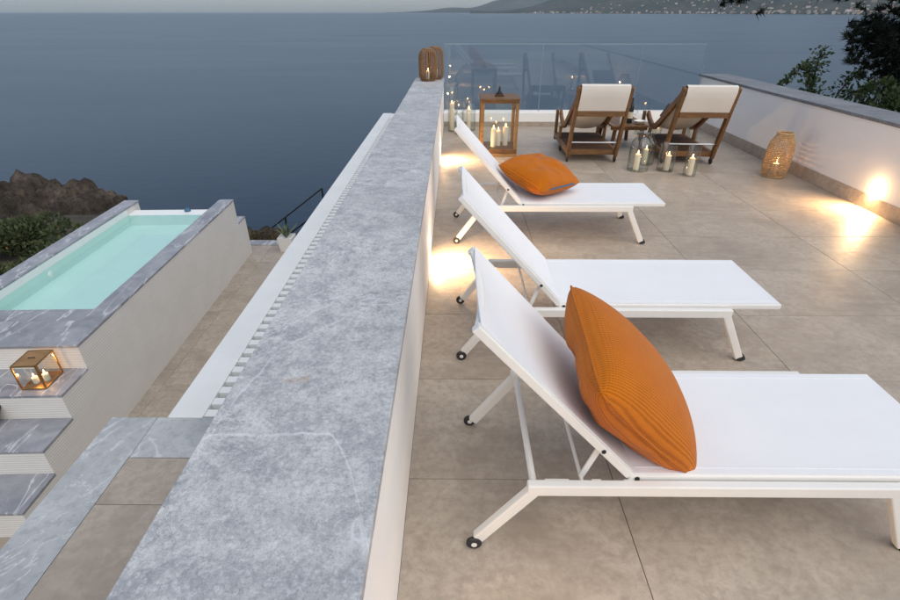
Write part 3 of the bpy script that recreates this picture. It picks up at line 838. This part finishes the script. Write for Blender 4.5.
# wooden floor lantern
ln = empty('wooden_lantern', (.625, 7.50, 0), 'large square wooden floor lantern with glass sides', 'lantern')
hw, lh = .26, .77
for sx in (-1, 1):
    for sy in (-1, 1):
        MB().box(sx * hw - (.045 if sx > 0 else 0), sx * hw + (0 if sx > 0 else .045), sy * hw - (.045 if sy > 0 else 0), sy * hw + (0 if sy > 0 else .045), .105, lh - .05).build('post', 'lantern_wood', ln, bevel=.003)
b = MB(); b.box(-hw - .004, hw + .004, -hw - .004, hw + .004, .0, .045); b.build('base_plinth', 'lantern_wood', ln, bevel=.004)
b = MB(); b.box(-hw, hw, -hw, hw, .0455, .1045); b.build('bottom_frame', 'teak', ln, bevel=.004)
MB().box(-hw, hw, -hw, hw, lh - .0498, lh - .012).build('top_frame', 'teak', ln, bevel=.003)
MB().box(-hw - .012, hw + .012, -hw - .012, hw + .012, lh - .0118, lh + .012).build('roof', 'teak', ln, bevel=.004)
MB().box(-.06, .06, -.06, .06, lh + .0122, lh + .035).build('vent_cap', 'teak_dark', ln, bevel=.004)
MB().lathe([(0, lh + .0352), (.045, lh + .0352), (.04, lh + .06), (.018, lh + .075), (.012, lh + .10), (.016, lh + .112), (.007, lh + .13), (0, lh + .155)], 14).build('finial', 'dark_metal', ln, smooth=True)
g = hw - .022
for a in ((-hw + .046, hw - .046, -g - .002, -g + .002), (-hw + .046, hw - .046, g - .002, g + .002), (-g - .002, -g + .002, -hw + .046, hw - .046), (g - .002, g + .002, -hw + .046, hw - .046)):
    MB().box(*a, .106, lh - .051).build('glass_pane', 'clear_glass', ln)
candle(.56, 7.43, .1046, .036, .25, 'left front candle of the three in the wooden lantern')
candle(.635, 7.50, .1046, .036, .21, 'middle candle of the three in the wooden lantern')
candle(.74, 7.52, .1046, .038, .26, 'rightmost candle of the three in the wooden lantern')

# wicker lanterns
def wicker(x, y, z, prof, mat, label, n_canes, ring_step, ring_r, cane_r, power, band=None):
    e = empty('wicker_lantern', (x, y, z), label, 'lantern', 'woven wicker lanterns')
    H = prof[-1][1]
    def rad(zz):
        for (r0, z0), (r1, z1) in zip(prof, prof[1:]):
            if z0 <= zz <= z1: return r0 + (r1 - r0) * (zz - z0) / max(1e-6, z1 - z0)
        return prof[-1][0]
    mb = MB()
    for k in range(n_canes):
        a = 2 * pi * k / n_canes
        pts = [(rr * cos(a), rr * sin(a), zz) for rr, zz in prof]
        mb.tube(pts, cane_r, 5)
    tag(mb.build('upright_canes', mat, e, smooth=True), None, kind='stuff')
    mb = MB(); zz = .012
    while zz < H - .01:
        if not band or band(zz / H):
            pts = []
            for k in range(49):
                a = 2 * pi * k / 48
                w = cane_r * .9 * (1 if (k // 1) % 2 else -1) * (1 if int(zz / ring_step) % 2 else -1)
                rr = rad(zz) + w; pts.append((rr * cos(a), rr * sin(a), zz))
            mb.tube(pts, ring_r, 5, cap=False)
        zz += ring_step
    tag(mb.build('woven_rings', mat, e, smooth=True), None, kind='stuff')
    for zz in (.012, H):
        rr = rad(zz); MB().tube([(rr * cos(2 * pi * k / 40), rr * sin(2 * pi * k / 40), zz) for k in range(41)], cane_r * 2.0, 6, cap=False).build('rim', mat, e, smooth=True)
    MB().lathe([(0, .004), (prof[0][0], .004), (prof[0][0], .014), (0, .014)], 28).build('base_disc', mat, e)
    rj = min(p[0] for p in prof) * .72
    MB().lathe([(rj, .015), (rj, H * .62), (rj - .003, H * .62), (rj - .003, .015)], 24).build('glass_insert', 'clear_glass', e, smooth=True)
    candle(x, y, z + .0145, .034, H * .28, 'candle glowing inside the ' + ('honey coloured wicker lantern on the floor' if mat == 'wicker_honey' else 'front wicker lantern on the parapet' if y < 9.4 else 'rear wicker lantern on the parapet'), power=power)
    return e
wicker(4.02, 6.30, 0, [(.112, 0), (.130, .05), (.142, .14), (.143, .30), (.130, .42), (.098, .48), (.088, .505), (.088, .53)], 'wicker_honey',
       'honey coloured wicker lantern on the floor by the right wall', 20, .024, .0062, .0055, 1.4)
wicker(-.455, 9.30, LW_TOP, [(.085, 0), (.125, .03), (.145, .08), (.148, .22), (.148, .36), (.135, .43), (.10, .47), (.075, .485)], 'wicker_dark',
       'brown ribbed wicker lantern on the sea end of the parapet, front one of the pair', 24, .012, .005, .0085, .5, band=lambda q: q < .08 or q > .93)
wicker(-.335, 9.56, LW_TOP, [(.08, 0), (.115, .03), (.130, .08), (.132, .22), (.132, .38), (.12, .45), (.09, .49), (.07, .50)], 'wicker_dark',
       'brown ribbed wicker lantern on the sea end of the parapet, rear one of the pair', 22, .012, .005, .0085, .3, band=lambda q: q < .08 or q > .93)

# brass cube lantern on the pool step
cz = GZ + CZ - .30
cl = empty('brass_lantern', (-4.235, 4.02, cz), 'small brass and glass box lantern glowing on the pool step', 'lantern', rz=R(4))
a, bb, hh = .115, .135, .285
fr = MB(); e_ = .007
for sx in (-1, 1):
    for sy in (-1, 1): fr.bar((sx * a, sy * bb, 0.004), (sx * a, sy * bb, hh), .012, .012)
    for z in (.007, hh): fr.bar((sx * a, -bb, z), (sx * a, bb, z), .0122, .0122)
for sy in (-1, 1):
    for z in (.007, hh): fr.bar((-a, sy * bb, z), (a, sy * bb, z), .0124, .0124)
fr.build('frame', 'brass', cl)
MB().box(-a + .007, a - .007, -bb + .007, bb - .007, hh - .004, hh + .004).build('lid', 'lantern_wood', cl)
MB().tube([(-.03, 0, hh + .004), (-.03, 0, hh + .012), (.03, 0, hh + .012), (.03, 0, hh + .004)], .004, 6).build('handle', 'dark_metal', cl, smooth=True)
MB().box(-a + .007, a - .007, -bb + .007, bb - .007, .002, .008).build('floor_plate', 'brass', cl)
for q in (-1, 1):
    MB().box(-a + .007, a - .007, q * bb - .0015, q * bb + .0015, .014, hh - .007).build('glass_pane', 'clear_glass', cl)
    MB().box(q * a - .0015, q * a + .0015, -bb + .007, bb - .007, .014, hh - .007).build('glass_pane', 'clear_glass', cl)
candle(-4.27, 3.985, cz + .0085, .028, .07, 'left candle in the brass box lantern', power=.55)
candle(-4.19, 4.03, cz + .0085, .028, .08, 'right candle in the brass box lantern', power=.55)

# ------------------------------------------------------------------ deck chairs
def deck_chair():
    r = empty('deck_chair', (0, 0, 0)); hw = .325
    top = (-.28, 1.0)
    def py(z): return -.28 * (z - .085) / .915
    rail_prof = [(-.275, .985), (-.08, .862), (.12, .728), (.32, .590), (.50, .462), (.66, .368), (.80, .338), (.95, .39), (1.12, .475)]
    for s in (-1, 1):
        x = s * hw
        MB().bar((x, .0, .085), (x, top[0], top[1]), .042, .085, up=(0, 1, 0)).build('rear_post', 'teak', r, bevel=.008)
        pts = [(x - s * .043, p[0], p[1]) for p in rail_prof]
        MB().ribbon(pts, .04, .085, (1, 0, 0)).build('sling_rail', 'teak', r, bevel=.006)
        MB().bar((x, 1.15, .06), (x, 1.15, .50), .042, .055, up=(0, 1, 0)).build('front_leg', 'teak', r, bevel=.006)
        MB().bar((x, .74, .165), (x, .74, .335), .04, .05, up=(0, 1, 0)).build('middle_leg', 'teak', r, bevel=.004)
        MB().box(x - .021, x + .021, .034, 1.12, .10, .165).build('base_rail', 'teak', r, bevel=.005)
        for yy in (.0, .62):
            w = MB().lathe([(0, -.013), (.036, -.013), (.042, -.006), (.042, .006), (.036, .013), (0, .013)], 20).build('castor', 'black_rubber', r, smooth=True, loc=(x - s * .0, yy, .042))
            w.rotation_euler = (0, R(90), 0)
    MB().box(-hw + .022, hw - .022, py(.67) - .052, py(.67) - .018, .635, .70).build('back_crossbar', 'teak', r, bevel=.004)
    MB().box(-hw + .022, hw - .022, -.012, .022, .10, .17).build('base_end', 'teak', r, bevel=.004)
    MB().box(-hw + .022, hw - .022, 1.10, 1.135, .10, .17).build('base_end', 'teak', r, bevel=.004)
    MB().tube([(-hw, py(.275), .275), (hw, py(.275), .275)], .011, 10).build('steel_bar', 'steel', r, smooth=True)
    MB().tube([(-hw + .02, top[0] + .01, top[1] - .03), (hw - .02, top[0] + .01, top[1] - .03)], .013, 10).build('head_bar', 'teak', r, smooth=True)
    for k in range(11):
        y0 = .05 + k * .094
        MB().box(-hw + .023, hw - .023, y0, y0 + .08, .150, .168).build('slat', 'teak_dark', r)
    # canvas: hangs from the head bar, sags between the rails
    mb = MB(); n, m = 40, 14
    ln_ = [Vector((0, p[0], p[1])) for p in rail_prof]
    seg = [(ln_[i + 1] - ln_[i]).length for i in range(len(ln_) - 1)]; tot = sum(seg)
    def at(s):
        d = s * tot
        for i, q in enumerate(seg):
            if d <= q or i == len(seg) - 1: return ln_[i].lerp(ln_[i + 1], min(1, d / q))
            d -= q
    for k in (0, 1):
        for i in range(n + 1):
            s = i / n; p = at(s); t2 = (at(min(1, s + .02)) - at(max(0, s - .02))).normalized(); nr = Vector((0, -t2.z, t2.y))
            for j in range(m + 1):
                q = 2 * j / m - 1
                sag = .10 * sin(pi * min(1, s * 1.02)) ** 1.0 * (1 - q * q)
                if s < .2: sag *= .35 + .65 * s / .2
                pp = p + nr * (.028 - sag + (.003 if k else 0))
                mb.v.append((q * (hw - .028), pp.y, pp.z))
    def id(k, i, j): return k * (n + 1) * (m + 1) + i * (m + 1) + j
    for k in (0, 1):
        for i in range(n):
            for j in range(m): mb.f.append((id(k, i, j), id(k, i + 1, j), id(k, i + 1, j + 1), id(k, i, j + 1))); mb.mi.append(0)
    for i in range(n):
        for j in (0, m): mb.f.append((id(0, i, j), id(0, i + 1, j), id(1, i + 1, j), id(1, i, j))); mb.mi.append(0)
    mb.build('sling', 'canvas', r, smooth=True, angle=60)
    # hem of the sling wrapped round the head bar and falling to the crossbar behind
    mb = MB(); prof = [(-.22, .985), (-.27, 1.028), (-.315, 1.012), (py(.95) - .056, .95), (py(.85) - .052, .85), (py(.76) - .046, .76), (py(.704) - .040, .704)]
    for k in (0, 1):
        for p in prof:
            for j in range(7):
                q = 2 * j / 6 - 1; mb.v.append((q * (hw - .024), p[0] + .003 * k + .006 * (1 - q * q) * (p[1] < .95), p[1] - .002 * k))
    mcol = 7; rows = len(prof)
    for k in (0, 1):
        for i in range(rows - 1):
            for j in range(6):
                a0 = k * rows * mcol + i * mcol + j; mb.f.append((a0, a0 + 1, a0 + mcol + 1, a0 + mcol)); mb.mi.append(0)
    mb.build('head_panel', 'canvas', r, smooth=True, angle=60)
    return r
C1 = deck_chair(); C2 = copy_tree(C1)
C1.location = (1.885, 6.99, 0); C2.location = (3.165, 6.90, 0); C1.rotation_euler.z = R(-1.5); C2.rotation_euler.z = R(-3)
tag(C1, 'teak deck chair with cream canvas sling, left of the low table', 'deck chair', 'teak deck chairs facing the sea')
tag(C2, 'teak deck chair with cream canvas sling next to the right wall', 'deck chair', 'teak deck chairs facing the sea')
cushion('cushion', .46, .36, .13, (3.19, 7.50, .60), (1, -.05, 0), (0, -.8, .62), 'grey cushion lying on the right deck chair', 'cushion', 'grey_cushion', seed=11)

# low table between the chairs
tb = empty('low_table', (2.56, 8.0, 0), 'low slatted teak table between the two deck chairs', 'table')
for k in range(6):
    x0 = -.27 + k * .0905
    MB().box(x0, x0 + .086, -.42, .42, .345, .367).build('slat', 'teak', tb, bevel=.002)
for s in (-1, 1):
    MB().box(-.26, .26, s * .36 - .03, s * .36 + .03, .30, .3448).build('apron', 'teak', tb, bevel=.003)
    for q in (-1, 1):
        MB().bar((q * .22, s * .36, 0), (q * .20, s * .36, .2998), .045, .045, up=(0, 1, 0)).build('leg', 'teak_dark', tb, bevel=.003)
TZ = .3672
bt = empty('wine_bottle', (2.60, 7.80, TZ), 'dark wine bottle standing on the low table', 'bottle')
MB().lathe([(0, 0), (.036, 0), (.038, .01), (.038, .21), (.032, .25), (.016, .285), (.014, .35), (.0, .35)], 20).build('glass_body', 'bottle_dark', bt, smooth=True)
MB().lathe([(.0385, .07), (.0385, .16)], 20).build('paper_label', 'paper_label', bt, smooth=True)
MB().lathe([(.0155, .30), (.0165, .33), (.0165, .352), (.0, .353)], 14).build('foil_cap', 'black_rubber', bt, smooth=True)
candle(2.47, 7.74, TZ, .03, .22, 'slim candle beside the wine bottle on the low table')
def goblet(x, y, label):
    o = MB().lathe([(0, 0), (.034, 0), (.034, .003), (.005, .008), (.004, .075), (.02, .09), (.04, .12), (.042, .15), (.034, .19), (.032, .19), (.039, .15), (.037, .122), (.018, .094), (0, .09)], 22).build('wine_glass', 'clear_glass', None, smooth=True, loc=(x, y, TZ))
    tag(o, label, 'glass', 'wine glasses on the low table')
goblet(2.72, 7.95, 'wine glass nearer the bottle on the low table'); goblet(2.66, 8.22, 'wine glass at the sea end of the low table')
o = MB().lathe([(0, 0), (.03, 0), (.05, .012), (.085, .05), (.082, .05), (.046, .016), (0, .008)], 26).build('bowl', 'powder_white', None, smooth=True, loc=(2.73, 7.72, TZ)); tag(o, 'small white bowl on the low table', 'bowl')

# ------------------------------------------------------------------ agave pot, handrail, rocks, plants
ap = empty('potted_agave', (-3.40, 9.40, GZ), 'white square pot with a spiky agave at the end of the patio', 'plant')
MB().add([(-.15, -.15, 0), (.15, -.15, 0), (.15, .15, 0), (-.15, .15, 0), (-.18, -.18, .36), (.18, -.18, .36), (.18, .18, .36), (-.18, .18, .36), (-.16, -.16, .36), (.16, -.16, .36), (.16, .16, .36), (-.16, .16, .36), (-.155, -.155, .32), (.155, -.155, .32), (.155, .155, .32), (-.155, .155, .32)],
         [(3, 2, 1, 0), (0, 1, 5, 4), (1, 2, 6, 5), (2, 3, 7, 6), (3, 0, 4, 7), (4, 5, 9, 8), (5, 6, 10, 9), (6, 7, 11, 10), (7, 4, 8, 11), (8, 9, 13, 12), (9, 10, 14, 13), (10, 11, 15, 14), (11, 8, 12, 15), (12, 13, 14, 15)]).build('pot', 'powder_white', ap)
def blade(L, w, a, tilt, droop):
    mb = MB(); n = 7
    for k in range(n + 1):
        s = k / n; ww = w * (1 - s) ** .7 * (.6 + .8 * min(1, s * 3)) / 1.2
        rr = L * s * sin(tilt) + droop * s * s * .5; zz = .32 + L * s * cos(tilt) - droop * s * s * .6
        for q, dz in ((-1, .012), (0, 0), (1, .012)):
            mb.v.append((rr * cos(a) - q * ww * sin(a), rr * sin(a) + q * ww * cos(a), zz + dz * (1 - s)))
    for k in range(n):
        for q in (0, 1):
            b0 = k * 3 + q; mb.f.append((b0, b0 + 1, b0 + 4, b0 + 3)); mb.mi.append(0)
    return mb
for k in range(16):
    blade(rnd.uniform(.34, .52), .03, k * 2.4, rnd.uniform(.12, .95), rnd.uniform(.0, .12)).build('leaf', 'leaf_agave', ap, smooth=True, angle=80)

ap.scale = (.82, .82, .82)
hrl = empty('handrail', (-2.85, 10.5, GZ), 'dark metal handrail descending beside steps at the patio end', 'handrail')
def hz(x): return max(-1.49, 0) if False else (-1.49 + (x + 2.85) * .733 if x < -2.85 else -1.49)
for xx in (-2.85, -3.75, -4.6):
    W(MB().bar((xx, 10.5, hz(xx) - 1.25), (xx, 10.5, hz(xx)), .035, .035, up=(1, 0, 0)), 'post', 'dark_metal', hrl)
for dz in (0, -.42):
    W(MB().bar((-2.85, 10.5, hz(-2.85) + dz), (-4.75, 10.5, hz(-4.75) + dz), .04, .03), 'rail', 'dark_metal', hrl)
st = empty('steps', (-3.8, 10.5, GZ), 'stone steps going down from the patio end', kind='structure')
for k in range(7):
    W(B(-2.9 - .3 * (k + 1), -2.9 - .3 * k, 9.95, 11.0, GZ - .9 - .2 * k, GZ - .05 - .2 * k), 'step', 'border_stone', st, bevel=.004)

def rock_mesh(name, rad, seed, sub=4, rough=.35, flat=(1, 1, 1)):
    bm = bmesh.new(); bmesh.ops.create_icosphere(bm, subdivisions=sub, radius=1)
    for v_ in bm.verts:
        d = v_.co.normalized()
        n = noise.fractal(d * 1.3 + Vector((seed, 0, 0)), .75, 2.1, 7) * rough
        n -= abs(noise.noise(d * 3.1 + Vector((seed, 2, 0)))) * .10 + abs(noise.noise(d * 7.3 + Vector((seed, 2, 5)))) * .10 - .08
        c = noise.voronoi(d * 2.6 + Vector((0, seed, 0)))[0]
        n += (c[1] - c[0]) * .22 * rough / .35 - .05 + noise.noise(d * 9 + Vector((seed, 1, 1))) * .05
        v_.co = Vector((d.x * flat[0], d.y * flat[1], d.z * flat[2])) * rad * (1 + n)
    me = bpy.data.meshes.new(name); bm.to_mesh(me); bm.free()
    me.polygons.foreach_set('use_smooth', [True] * len(me.polygons)); me.set_sharp_from_angle(angle=R(32)); me.materials.append(M['rock']); return me
def rock(loc, rad, seed, label, flat, sub=4, group=None, rz=0, rough=.35):
    return tag(link('rock', rock_mesh('rock', rad, seed, sub, rough, flat), None, 0, loc, (0, 0, rz)), label, 'rock', group)
rock((-12.15, 13.4, -5.75), 3.15, 4.7, 'large rugged brown rock rising from the sea behind the pool', (.86, .9, 1.0), 6, 'shore rocks', .3, .30)
rock((-13.6, 12.7, -7.0), 2.6, 7.1, 'dark lower rock on the left flank of the large rock', (1.1, .8, 1.0), 5, 'shore rocks', 1.1, .24)
rock((-10.6, 12.7, -6.9), 2.2, 9.4, 'brown rock joining the large rock to the pool end', (1.0, .9, 1.1), 5, 'shore rocks', 2.0, .24)
rock((-4.15, 10.35, -2.75), .52, 2.2, 'small weathered boulder between pool end and agave pot', (1.1, .7, .75), 4, 'shore rocks')
rock((-4.75, 10.5, -2.9), .5, 5.2, 'small rock close to the far corner of the pool', (1, .8, .8), 4, 'shore rocks')
rock((-3.55, 10.15, -2.75), .33, 6.2, 'small rock directly behind the agave pot', (1, .8, .8), 3, 'shore rocks')
rock((-5.6, 11.4, -4.0), 1.0, 8.8, 'grey rock below the overflow end of the pool', (1.2, .9, 1), 4, 'shore rocks')

def leaf_cloud(n, fn, size, seed, fold=.25):
    """n small folded leaves; fn(r) returns (position, outward dir)"""
    r = random.Random(seed); mb = MB()
    for _ in range(n):
        p, d = fn(r); p = Vector(p)
        d = (Vector(d) + Vector((r.uniform(-.7, .7), r.uniform(-.7, .7), r.uniform(-.5, .7)))).normalized()
        s = d.cross(Vector((r.uniform(-1, 1), r.uniform(-1, 1), r.uniform(-1, 1))))
        if s.length < .01: continue
        s.normalize(); u = s.cross(d); L = size * r.uniform(.6, 1.3); w = L * .34
        o = len(mb.v)
        mb.v += [tuple(p), tuple(p + d * L * .5 + s * w + u * w * fold), tuple(p + d * L), tuple(p + d * L * .5 - s * w + u * w * fold)]
        mb.f += [(o, o + 1, o + 2), (o, o + 2, o + 3)]; mb.mi += [0, 0]
    return mb
def raw(mb, name, mat, parent):
    me = bpy.data.meshes.new(name); me.from_pydata(mb.v, [], mb.f); me.materials.append(M[mat]); return link(name, me, parent)
def shrub(loc, rx, ry, rz_, n, size, label, seed, mat='leaf_garden', flowers=None, group='shrubs beside the pool'):
    e = empty('shrub', loc, label, 'shrub', group); r = random.Random(seed)
    lobes = [(Vector((r.uniform(-.6, .6) * rx, r.uniform(-.6, .6) * ry, r.uniform(.35, .95) * rz_)), r.uniform(.32, .6)) for _ in range(9)]
    def fn(q):
        c, k = lobes[q.randrange(len(lobes))]
        d = Vector((q.gauss(0, 1), q.gauss(0, 1), q.gauss(0, 1))).normalized()
        rr = k * q.uniform(.35, 1.0) ** .5
        return c + Vector((d.x * rx * rr, d.y * ry * rr, d.z * rz_ * rr * .8)), d + Vector((0, 0, .4))
    raw(leaf_cloud(n, fn, size, seed), 'foliage', mat, e)
    sb = MB()
    for c, k in lobes: sb.tube([(0, 0, -.1), (c.x * .4, c.y * .4, c.z * .5), tuple(c)], [.022, .014, .006], 5)
    sb.build('stems', 'bark', e, smooth=True)
    if flowers:
        for fm, cnt in flowers: raw(leaf_cloud(cnt, lambda q: (lambda a: (a[0] + a[1].normalized() * .03, a[1]))(fn(q)), size * .75, seed + 77), 'flowers', fm, e)['kind'] = 'stuff'
    return e
sh = [(-7.1, 6.2, .8, .7, .55, 'leafy shrub with red flowers at the left edge beside the pool'),
      (-7.1, 7.5, .8, .7, .5, 'shrub with red flowers midway along the pool edge'),
      (-7.0, 8.7, .8, .6, .6, 'low green shrub by the far corner of the pool'),
      (-8.6, 7.4, .9, .8, .55, 'tall shrub with straw coloured flowers left of the pool'),
      (-8.7, 9.2, .9, .9, .5, 'dark green shrub in front of the large rock'),
      (-7.3, 5.0, .8, .6, .5, 'shrub with straw coloured seed heads nearest the pool steps')]
for k, (x, y, a, b_, c_, lab) in enumerate(sh):
    shrub((x, y, shore_z(x, y) - .05), a, b_, c_, 2600, .085, lab, 30 + k, 'leaf_garden', [('petal_red', 70 if k in (0, 1) else 15), ('petal_straw', 90 if k in (3, 5) else 30)])
for k, (x, y, lab) in enumerate(((-4.5, 10.15, 'tuft of dry grass at the far corner of the pool'), (-3.9, 10.1, 'tuft of dry grass just left of the agave pot'))):
    r = random.Random(k + 3); mb = MB()
    for _ in range(260):
        a = r.uniform(0, 2 * pi); L = r.uniform(.18, .42); t_ = r.uniform(.1, .9); bx, by = r.gauss(0, .14), r.gauss(0, .08)
        p1 = (bx + cos(a) * L * sin(t_) * .5, by + sin(a) * L * sin(t_) * .5, L * .6); p2 = (bx + cos(a) * L * sin(t_), by + sin(a) * L * sin(t_), L * (.75 if t_ > .5 else 1))
        o = len(mb.v); w = .006
        mb.v += [(bx - w, by, 0), (bx + w, by, 0), (p1[0] + w * .7, p1[1], p1[2]), (p1[0] - w * .7, p1[1], p1[2]), p2]; mb.f += [(o, o + 1, o + 2, o + 3), (o + 3, o + 2, o + 4)]; mb.mi += [0, 0]
    tag(raw(mb, 'grass_tuft', 'dry_grass', None), lab, 'grass tuft', 'dry grass tufts').location = (x, y, GZ - .25)

# climbing shrub and bush behind the right wall
vn = empty('climbing_shrub', (6.0, 9.0, -1.35), 'leafy climbing shrub arching over the coping of the right wall', 'shrub')
stems = [[(0, 0, 0), (-.05, 0, 1.3), (-.12, 0, 2.15), (-.3, 0, 2.42), (-.48, .02, 2.24), (-.60, .05, 2.05)],
         [(0, 0, 0), (.0, .05, 1.4), (-.1, .0, 2.2), (-.12, 0, 2.62)],
         [(0, 0, 0), (.2, 0, 1.3), (.4, .0, 2.0), (.62, 0, 2.38)],
         [(0, 0, 0), (0, -.1, 1.3), (.0, -.1, 2.0), (-.25, -.1, 2.12)],
         [(0, 0, 0), (.3, -.1, 1.3), (.5, -.1, 1.95), (.85, -.1, 2.05)]]
sb = MB()
for s_ in stems: sb.tube(s_, [.02 - .003 * k for k in range(len(s_))], 6)
sb.build('stem', 'bark', vn, smooth=True)
def along(q):
    s_ = stems[q.randrange(5)]; k = q.randrange(1, len(s_) - 1); t_ = q.random()
    p = Vector(s_[k]).lerp(Vector(s_[k + 1]), t_); rr = .045 if (s_ is stems[0] and k > 1) else .16
    d = Vector((q.gauss(0, 1), q.gauss(0, 1), q.gauss(0, 1))).normalized()
    return p + d * rr * q.random(), d
raw(leaf_cloud(1500, along, .062, 5), 'foliage', 'leaf_green', vn)
for k, (x, y, zz, a, c_, lab) in enumerate(((6.75, 7.9, .12, .72, .95, 'dense green bush behind the coping at the right picture edge'), (6.35, 8.2, .0, .5, .80, 'green bush between climbing shrub and picture edge behind the wall'))):
    shrub((x, y, zz - .3), a, a * .8, c_, 4200, .065, lab, 60 + k, 'leaf_green', group='bushes behind the right wall')

# pine reaching in from the upper right
pine = empty('pine_tree', (9.6, 10.6, -3.2), 'dark pine tree whose branches hang in from the upper right', 'tree')
pb = MB(); tr_pts = [(0, 0, -.5), (-.1, -.1, 2), (-.05, -.2, 4.2), (.1, -.3, 6.2), (0, -.2, 8)]
pb.tube(tr_pts, [.24, .2, .17, .12, .05], 10)
pads = []
limbs = [((-.05, -.15, 3.4), (-1.3, -.7, 4.2), (-2.5, -1.3, 4.55), (-3.05, -1.6, 4.6)),
         ((-.05, -.2, 4.2), (-1.1, -.9, 4.9), (-2.2, -1.6, 5.2), (-2.9, -2.0, 5.25)),
         ((0, -.2, 4.6), (-.8, -1.5, 5.0), (-1.4, -2.6, 5.1), (-1.8, -3.2, 5.0)),
         ((0, -.2, 5.0), (-1.8, -.9, 6.1), (-3.6, -1.5, 6.2), (-5.35, -1.7, 5.3)),
         ((.05, -.25, 5.4), (-1.5, -1.0, 6.2), (-2.8, -1.5, 6.0), (-3.7, -1.6, 5.28)),
         ((0, -.2, 3.0), (-1.2, -.9, 3.7), (-2.0, -1.6, 4.0), (-2.5, -2.1, 4.1)),
         ((.1, -.3, 5.6), (1.2, -.6, 6.3), (2.4, -.6, 6.5), (3, -.6, 6.4)),
         ((.1, -.3, 5.8), (.6, 1.2, 6.4), (.9, 2.2, 6.6), (1, 3, 6.5))]
for li, lb in enumerate(limbs):
    pb.tube(lb, [.085, .06, .035, .012], 7)
    if li in (3, 4):
        pads.append(Vector(lb[3])); continue
    for k in range(1, 3):
        a0, a1 = Vector(lb[k]), Vector(lb[k + 1])
        for q in range(5 if k == 2 else 4):
            p = a0.lerp(a1, (q + .5) / (5 if k == 2 else 4)) + Vector((rnd.uniform(-.28, .28), rnd.uniform(-.28, .28), rnd.uniform(-.12, .22)))
            pads.append(p); pb.tube([tuple(a0.lerp(a1, q / 5)), tuple(p)], [.016, .006], 5)
    pads.append(Vector(lb[3]))
for k in range(7):
    pads.append(Vector((rnd.uniform(-3.0, -1.5), rnd.uniform(-2.0, -1.3), rnd.uniform(4.55, 5.35))))
for k in range(6):
    pads.append(Vector((rnd.uniform(-2.8, -1.6), rnd.uniform(-1.9, -1.4), rnd.uniform(4.0, 4.6))))
pb.build('trunk', 'bark', pine, smooth=True)
nb = MB(); pr_ = random.Random(5)
for p in pads:
    for _ in range(26):
        c = p + Vector((pr_.gauss(0, .17), pr_.gauss(0, .17), pr_.gauss(0, .12)))
        ax = Vector((pr_.gauss(0, 1), pr_.gauss(0, 1), abs(pr_.gauss(0, .8)) + .1)).normalized()
        for _k in range(42):
            d = (ax * .9 + Vector((pr_.gauss(0, .75), pr_.gauss(0, .75), pr_.gauss(0, .75)))).normalized()
            s_ = d.cross(Vector((pr_.gauss(0, 1), pr_.gauss(0, 1), pr_.gauss(0, 1)))).normalized() * .0085
            b0 = c + ax * pr_.uniform(-.03, .05); L = pr_.uniform(.07, .14); o = len(nb.v)
            nb.v += [tuple(b0 - s_), tuple(b0 + s_), tuple(b0 + d * L)]; nb.f.append((o, o + 1, o + 2)); nb.mi.append(0)
raw(nb, 'crown', 'pine_needle', pine)

# ------------------------------------------------------------------ the hazy air over the bay
t = NT('haze_air'); t.n.remove(t.b)
pv = t.n.new('ShaderNodeVolumePrincipled'); pv.inputs['Color'].default_value = (.82, .92, 1.0, 1); pv.inputs['Density'].default_value = HAZE; pv.inputs['Anisotropy'].default_value = .2
t.l.new(pv.outputs[0], t.out.inputs['Volume'])
hz_ = B(-20500, 20500, -1500, 20500, SEA - 40, 620).build('haze', 'haze_air'); tag(hz_, 'thin blue evening haze over the bay', kind='stuff')
